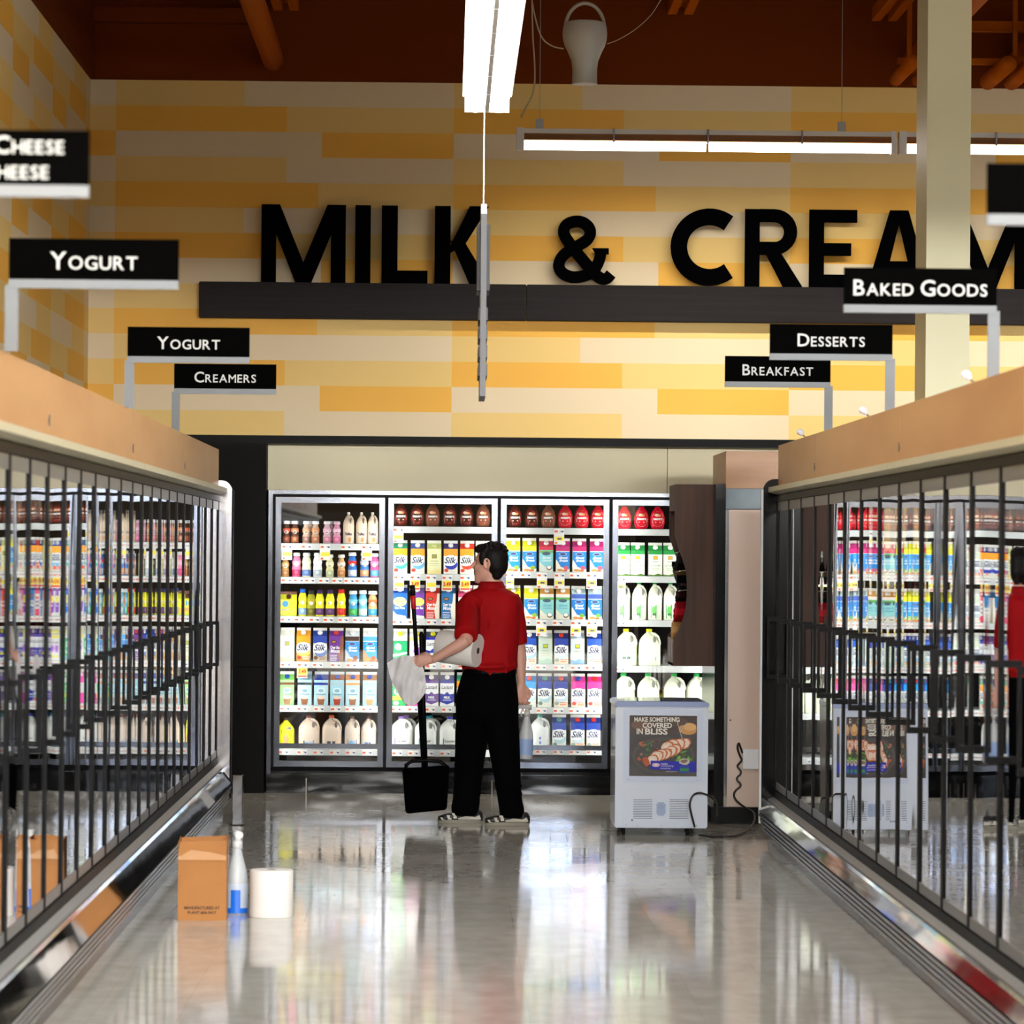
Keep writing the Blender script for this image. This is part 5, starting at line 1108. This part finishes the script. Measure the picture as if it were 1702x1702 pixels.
# shirt
RED_ = M('polo_red', (168, 6, 14), .75, spec=.15, noise=((5, 5, 3), .3, (140, 4, 10)))
q = nb(); rot = -.25
prof_ = [(1.432, .056, .054, .0, .004), (1.415, .082, .068, .0, .004), (1.398, .125, .082, .0, .0), (1.37, .168, .098, -.004, 0), (1.32, .180, .108, -.006, 0), (1.25, .174, .116, -.004, 0), (1.15, .168, .118, .0, 0), (1.05, .164, .118, .0, 0), (.985, .166, .12, -.004, 0), (.945, .170, .124, -.006, 0), (.92, .160, .118, -.008, 0), (.905, .155, .113, -.008, 0)]
loft(q, [[(p[0], p[1], p[2] - (.0 if z_ < 1.36 else .0)) for p in ell((cx, cy, z_), a, b, 36, rot, sq=2.3)] for z_, a, b, cx, cy in prof_])
limb(q, [SHL + Vector((.03, .02, .02)), SHL + Vector((-.01, -.01, -.03)), SHL.lerp(ELL_, .5), ELL_ + Vector((.0, .0, .035))], [.066, .073, .075, .071], 20)
limb(q, [SHR + Vector((-.03, 0, .03)), SHR + Vector((-.008, 0, -.03)), SHR.lerp(ELR_, .5), ELR_ + Vector((-.004, 0, .02))], [.062, .066, .060, .054], 20)
for k in range(9):                      # soft folds down the back
    x0 = random.uniform(-.09, .13); z0 = random.uniform(1.0, 1.3)
    tube(q, [(x0, -.108, z0), (x0 + .012, -.117, z0 - .08), (x0 + .004, -.112, z0 - .16)], [.003, .011, .003], 8)
tube(q, [(-.16, -.115, .955), (-.05, -.135, .945), (.07, -.128, .95), (.15, -.08, .955)], [.008, .016, .015, .008], 8)
remesh('shirt', q, RED_, .007, 4, t)
q = nb(); loft(q, [ell((.002, .008, z_), a, b, 28, rot) for z_, a, b in ((1.41, .088, .078), (1.43, .079, .072), (1.455, .070, .066), (1.451, .066, .062), (1.43, .068, .064), (1.41, .077, .068))], cap=False)
obj('collar', q, M('collar_red', (150, 6, 14), .75, spec=.15), t, smooth=True)
# trousers
q = nb(); BT = M('trouser_black', (3, 3, 4), .9, spec=.05)
loft(q, [ell((cx, cy, z_), a, b, 32, -.15, sq=2.3) for z_, a, b, cx, cy in ((.93, .157, .112, -.004, 0), (.88, .165, .12, -.012, 0), (.80, .182, .13, -.018, 0), (.72, .19, .132, -.018, 0), (.66, .19, .128, -.018, 0), (.62, .185, .11, -.018, 0))])
LL = [(-.095, .03, .68, .105), (-.105, .05, .56, .104), (-.115, .07, .43, .094), (-.128, .085, .28, .086), (-.137, .095, .15, .082), (-.143, .10, .10, .086), (-.146, .10, .06, .080), (-.146, .10, .045, .076)]
RL = [(.062, -.03, .68, .105), (.074, -.045, .56, .102), (.088, -.06, .43, .092), (.106, -.07, .28, .080), (.122, -.08, .15, .074), (.132, -.085, .10, .076), (.134, -.085, .06, .074), (.134, -.085, .045, .070)]
for LG in (LL, RL):
    loft(q, [ell((a, b, c), r_, r_ * .95, 22) for a, b, c, r_ in LG])
    for k in range(4):
        zz = .09 + .045 * k; a, b = LG[5][0], LG[5][1]; R_ = .069
        tube(q, [(a + R_ * math.cos(w_), b + R_ * math.sin(w_), zz + .018 * math.sin(w_ * 2 + k)) for w_ in [-2.6 + 2.2 * i / 7 for i in range(8)]], .008, 8)
remesh('trousers', q, BT, .008, 3, t)
q = nb(); loft(q, [ell((-.004, 0, z_), .163, .118, 32, -.15, sq=2.3) for z_ in (.905, .915, .93, .94)], cap=False); obj('belt', q, BLACK, t, smooth=True)
# shoes
for sname, cx, cy, rz_, ln in (('near', .105, -.09, .12, .195), ('far', -.175, .10, .10, .235)):
    R2 = Matrix.Rotation(PI + rz_, 3, 'Z')
    def sp(a, b, c): return tuple(Vector((cx, cy, 0)) + R2 @ Vector((a, b, c)))
    q = nb(); rings = []
    L0 = .27
    for u, wd, hh in ((-.5, .028, .045), (-.46, .037, .066), (-.32, .041, .075), (-.12, .040, .072), (.05, .043, .06), (.22, .047, .05), (.36, .043, .042), (.45, .032, .034), (.49, .018, .026)):
        rings.append([sp(u * L0, wd * math.copysign(abs(math.cos(a)) ** .75, math.cos(a)), .012 + hh * .5 + hh * .5 * math.copysign(abs(math.sin(a)) ** .75, math.sin(a))) for a in [2 * PI * i / 20 for i in range(20)]])
    loft(q, rings); sh_ = obj('shoe', q, M('shoe_dark', (24, 23, 26), .5), t)
    q = nb(); loft(q, [[sp(u * L0, wd * math.cos(a) * 1.04, zz + .0) for u, wd, a in [(.5 * math.cos(a_), (.046 if math.cos(a_) > -.2 else .041), a_) for a_ in [0]]] or [] for zz in ()] or [
        [sp(.5 * math.cos(a) * L0, .047 * math.copysign(abs(math.sin(a)) ** .7, math.sin(a)), zz) for a in [2 * PI * i / 28 for i in range(28)]] for zz in (0, .004, .018, .022)])
    obj('sole', q, M('sole_grey', (150, 145, 130), .6), sh_)
    q = nb()
    for s_ in (-1, 1):
        def band(u0, u1, z0, z1, w_=.0445):
            n = 6; vs = []
            for i in range(n + 1):
                u = u0 + (u1 - u0) * i / n; vs += [sp(u * L0, s_ * (w_ - .004 * abs(u) * 2), z0), sp((u + .04) * L0, s_ * (w_ - .006), z1)]
            faces(q, vs, [(2 * i, 2 * i + 2, 2 * i + 3, 2 * i + 1) for i in range(n)])
        band(-.46, .05, .024, .05); band(.08, .16, .03, .062, .048); band(.2, .28, .024, .05, .05); band(.34, .42, .02, .036, .043)
    obj('stripe', q, M('shoe_silver', (196, 192, 176), .45), sh_, recalc=False)

# roll under the arm
t = thing('paper_roll', 'thick white paper towel roll clamped under the arm of the person in red', 'paper towel roll', (MX - .005, MY - .135, 0))
ax = Vector((.90, -.40, -.10)).normalized(); c0 = Vector((-.072, -.045, 1.043)); RX = ax.to_track_quat('Z', 'Y').to_matrix()
q = nb(); loft(q, [[tuple(c0 + RX @ Vector((r_ * math.cos(a), r_ * math.sin(a), zz))) for a in [2 * PI * i / 40 for i in range(40)]] for r_, zz in ((.092, -.25), (.098, -.246), (.1, -.12), (.1, -.005), (.097, 0))])
obj('roll', q, PAPER, t)
q = nb(); loft(q, [[tuple(c0 + RX @ Vector((r_ * math.cos(a), r_ * math.sin(a), zz))) for a in [2 * PI * i / 20 for i in range(20)]] for r_, zz in ((.019, -.004), (.019, .0012), (.018, .0014))]); obj('core', q, M('core_dark', (60, 48, 38), .8), t)
# paper sheet hanging from the hand
t = None
q = nb(); nu, nv = 22, 26
P00, P10, P01, P11 = Vector((-.615, -.02, .97)), Vector((-.42, -.01, .995)), Vector((-.515, .0, .735)), Vector((-.385, .0, .80))
def sheet(u, v, off):
    p = P00.lerp(P10, u).lerp(P01.lerp(P11, u), v)
    p += Vector((-.02 * math.sin(PI * v) * (1 - u) + .012 * math.sin(PI * v) * u, 0, .03 * math.sin(PI * u) * (1 - v)))
    p.y += -.012 + .022 * math.sin(u * 9 + v * 3) * (1 - .4 * v) * (1 - .75 * u) + .006 * math.sin(v * 11 - u * 7) + .006 * math.sin(u * 23 + v * 17) + off
    p.z -= .045 * math.sin(PI * u) * v ** 3
    return tuple(p)
vv = [[[q.verts.new(sheet(i / nu, j / nv, off)) for j in range(nv + 1)] for i in range(nu + 1)] for off in (0, .003)]
for k in (0, 1):
    for i in range(nu):
        for j in range(nv):
            f = q.faces.new((vv[k][i][j], vv[k][i + 1][j], vv[k][i + 1][j + 1], vv[k][i][j + 1])); f.smooth = True
o = obj('paper_sheet', q, M('sheet_paper', (226, 224, 226), .85)); o.location = (MX, MY - .25, 0)
tag(o, 'crumpled white paper sheet held out with the broom handles', 'paper')
# lobby broom and dust pan held together
t = thing('broom', 'long black broom handle with a red band held upright in the hand', 'broom', (MX, MY - .25, 0))
a0, a1 = Vector((-.47, 0, 1.42)), Vector((-.392, .05, .30))
q = nb(); tube(q, [a0, a0.lerp(a1, .02), a1], [.008, .0125, .0125], 10); obj('pole', q, BLACK, t)
q = nb(); tube(q, [a0.lerp(a1, .045), a0.lerp(a1, .115)], .0155, 12); tube(q, [a0.lerp(a1, -.002), a0.lerp(a1, .03)], .0145, 12); obj('grip', q, M('red_grip', (200, 20, 34), .4), t)
for p in t.children[1].data.polygons: p.material_index = 0
q = nb(); tube(q, [a0.lerp(a1, -.01), a0.lerp(a1, .045)], .016, 12); obj('handle', q, MATTE, t)
q = nb(); box(q, -.45, -.33, .03, .07, .12, .30); obj('bristles', q, M('bristle', (20, 20, 20), .9), t)
t = thing('dustpan', 'black upright lobby dustpan hanging from the hand above the floor', 'dustpan', (MX, MY - .25, 0))
q = nb(); b0, b1 = Vector((-.415, .04, 1.155)), Vector((-.385, .03, .33)); tube(q, [b0, b0.lerp(b1, .02), b0.lerp(b1, .5), b1], [.008, .0135, .0135, .017], 10); obj('pole', q, BLACK, t)
q = nb(); tube(q, [(-.5, 0, .33), (-.498, 0, .365), (-.465, 0, .387), (-.38, 0, .392), (-.30, 0, .388), (-.268, 0, .365), (-.262, 0, .34)], .0115, 10); obj('handle', q, BLACK, t)
q = nb()
def rr_(x0, x1, z0, z1, y_): 
    pts = []; r_ = .02
    for cx, cz, a_ in ((x1 - r_, z0 + r_, -90), (x1 - r_, z1 - r_, 0), (x0 + r_, z1 - r_, 90), (x0 + r_, z0 + r_, 180)):
        for i in range(5): a = math.radians(a_ + 90 * i / 4); pts.append((cx + r_ * math.cos(a), y_, cz + r_ * math.sin(a)))
    return pts
def skew(pts): return [(p[0] + (.352 - p[2]) * (.085 if p[0] < -.37 else -.05), p[1], p[2] + (p[0] + .38) * .09) for p in pts]
loft(q, [skew(rr_(-.518, -.245, .10, .352, -.02)), skew(rr_(-.522, -.241, .088, .356, .0)), skew(rr_(-.522, -.241, .088, .30, .16)), skew(rr_(-.50, -.26, .10, .16, .22))])
obj('pan', q, M('pan_black', (4, 4, 5), .6, spec=0), t)
spray_t = spray((MX + .213, MY - .02, .395), 'white spray bottle with pale blue label hanging from the lowered hand', None, M('label_blue', (150, 176, 220), .5), M('head_grey', (206, 206, 206), .35), 1.12, rz=.25)
spray_t.rotation_euler = (0, .03, .2)
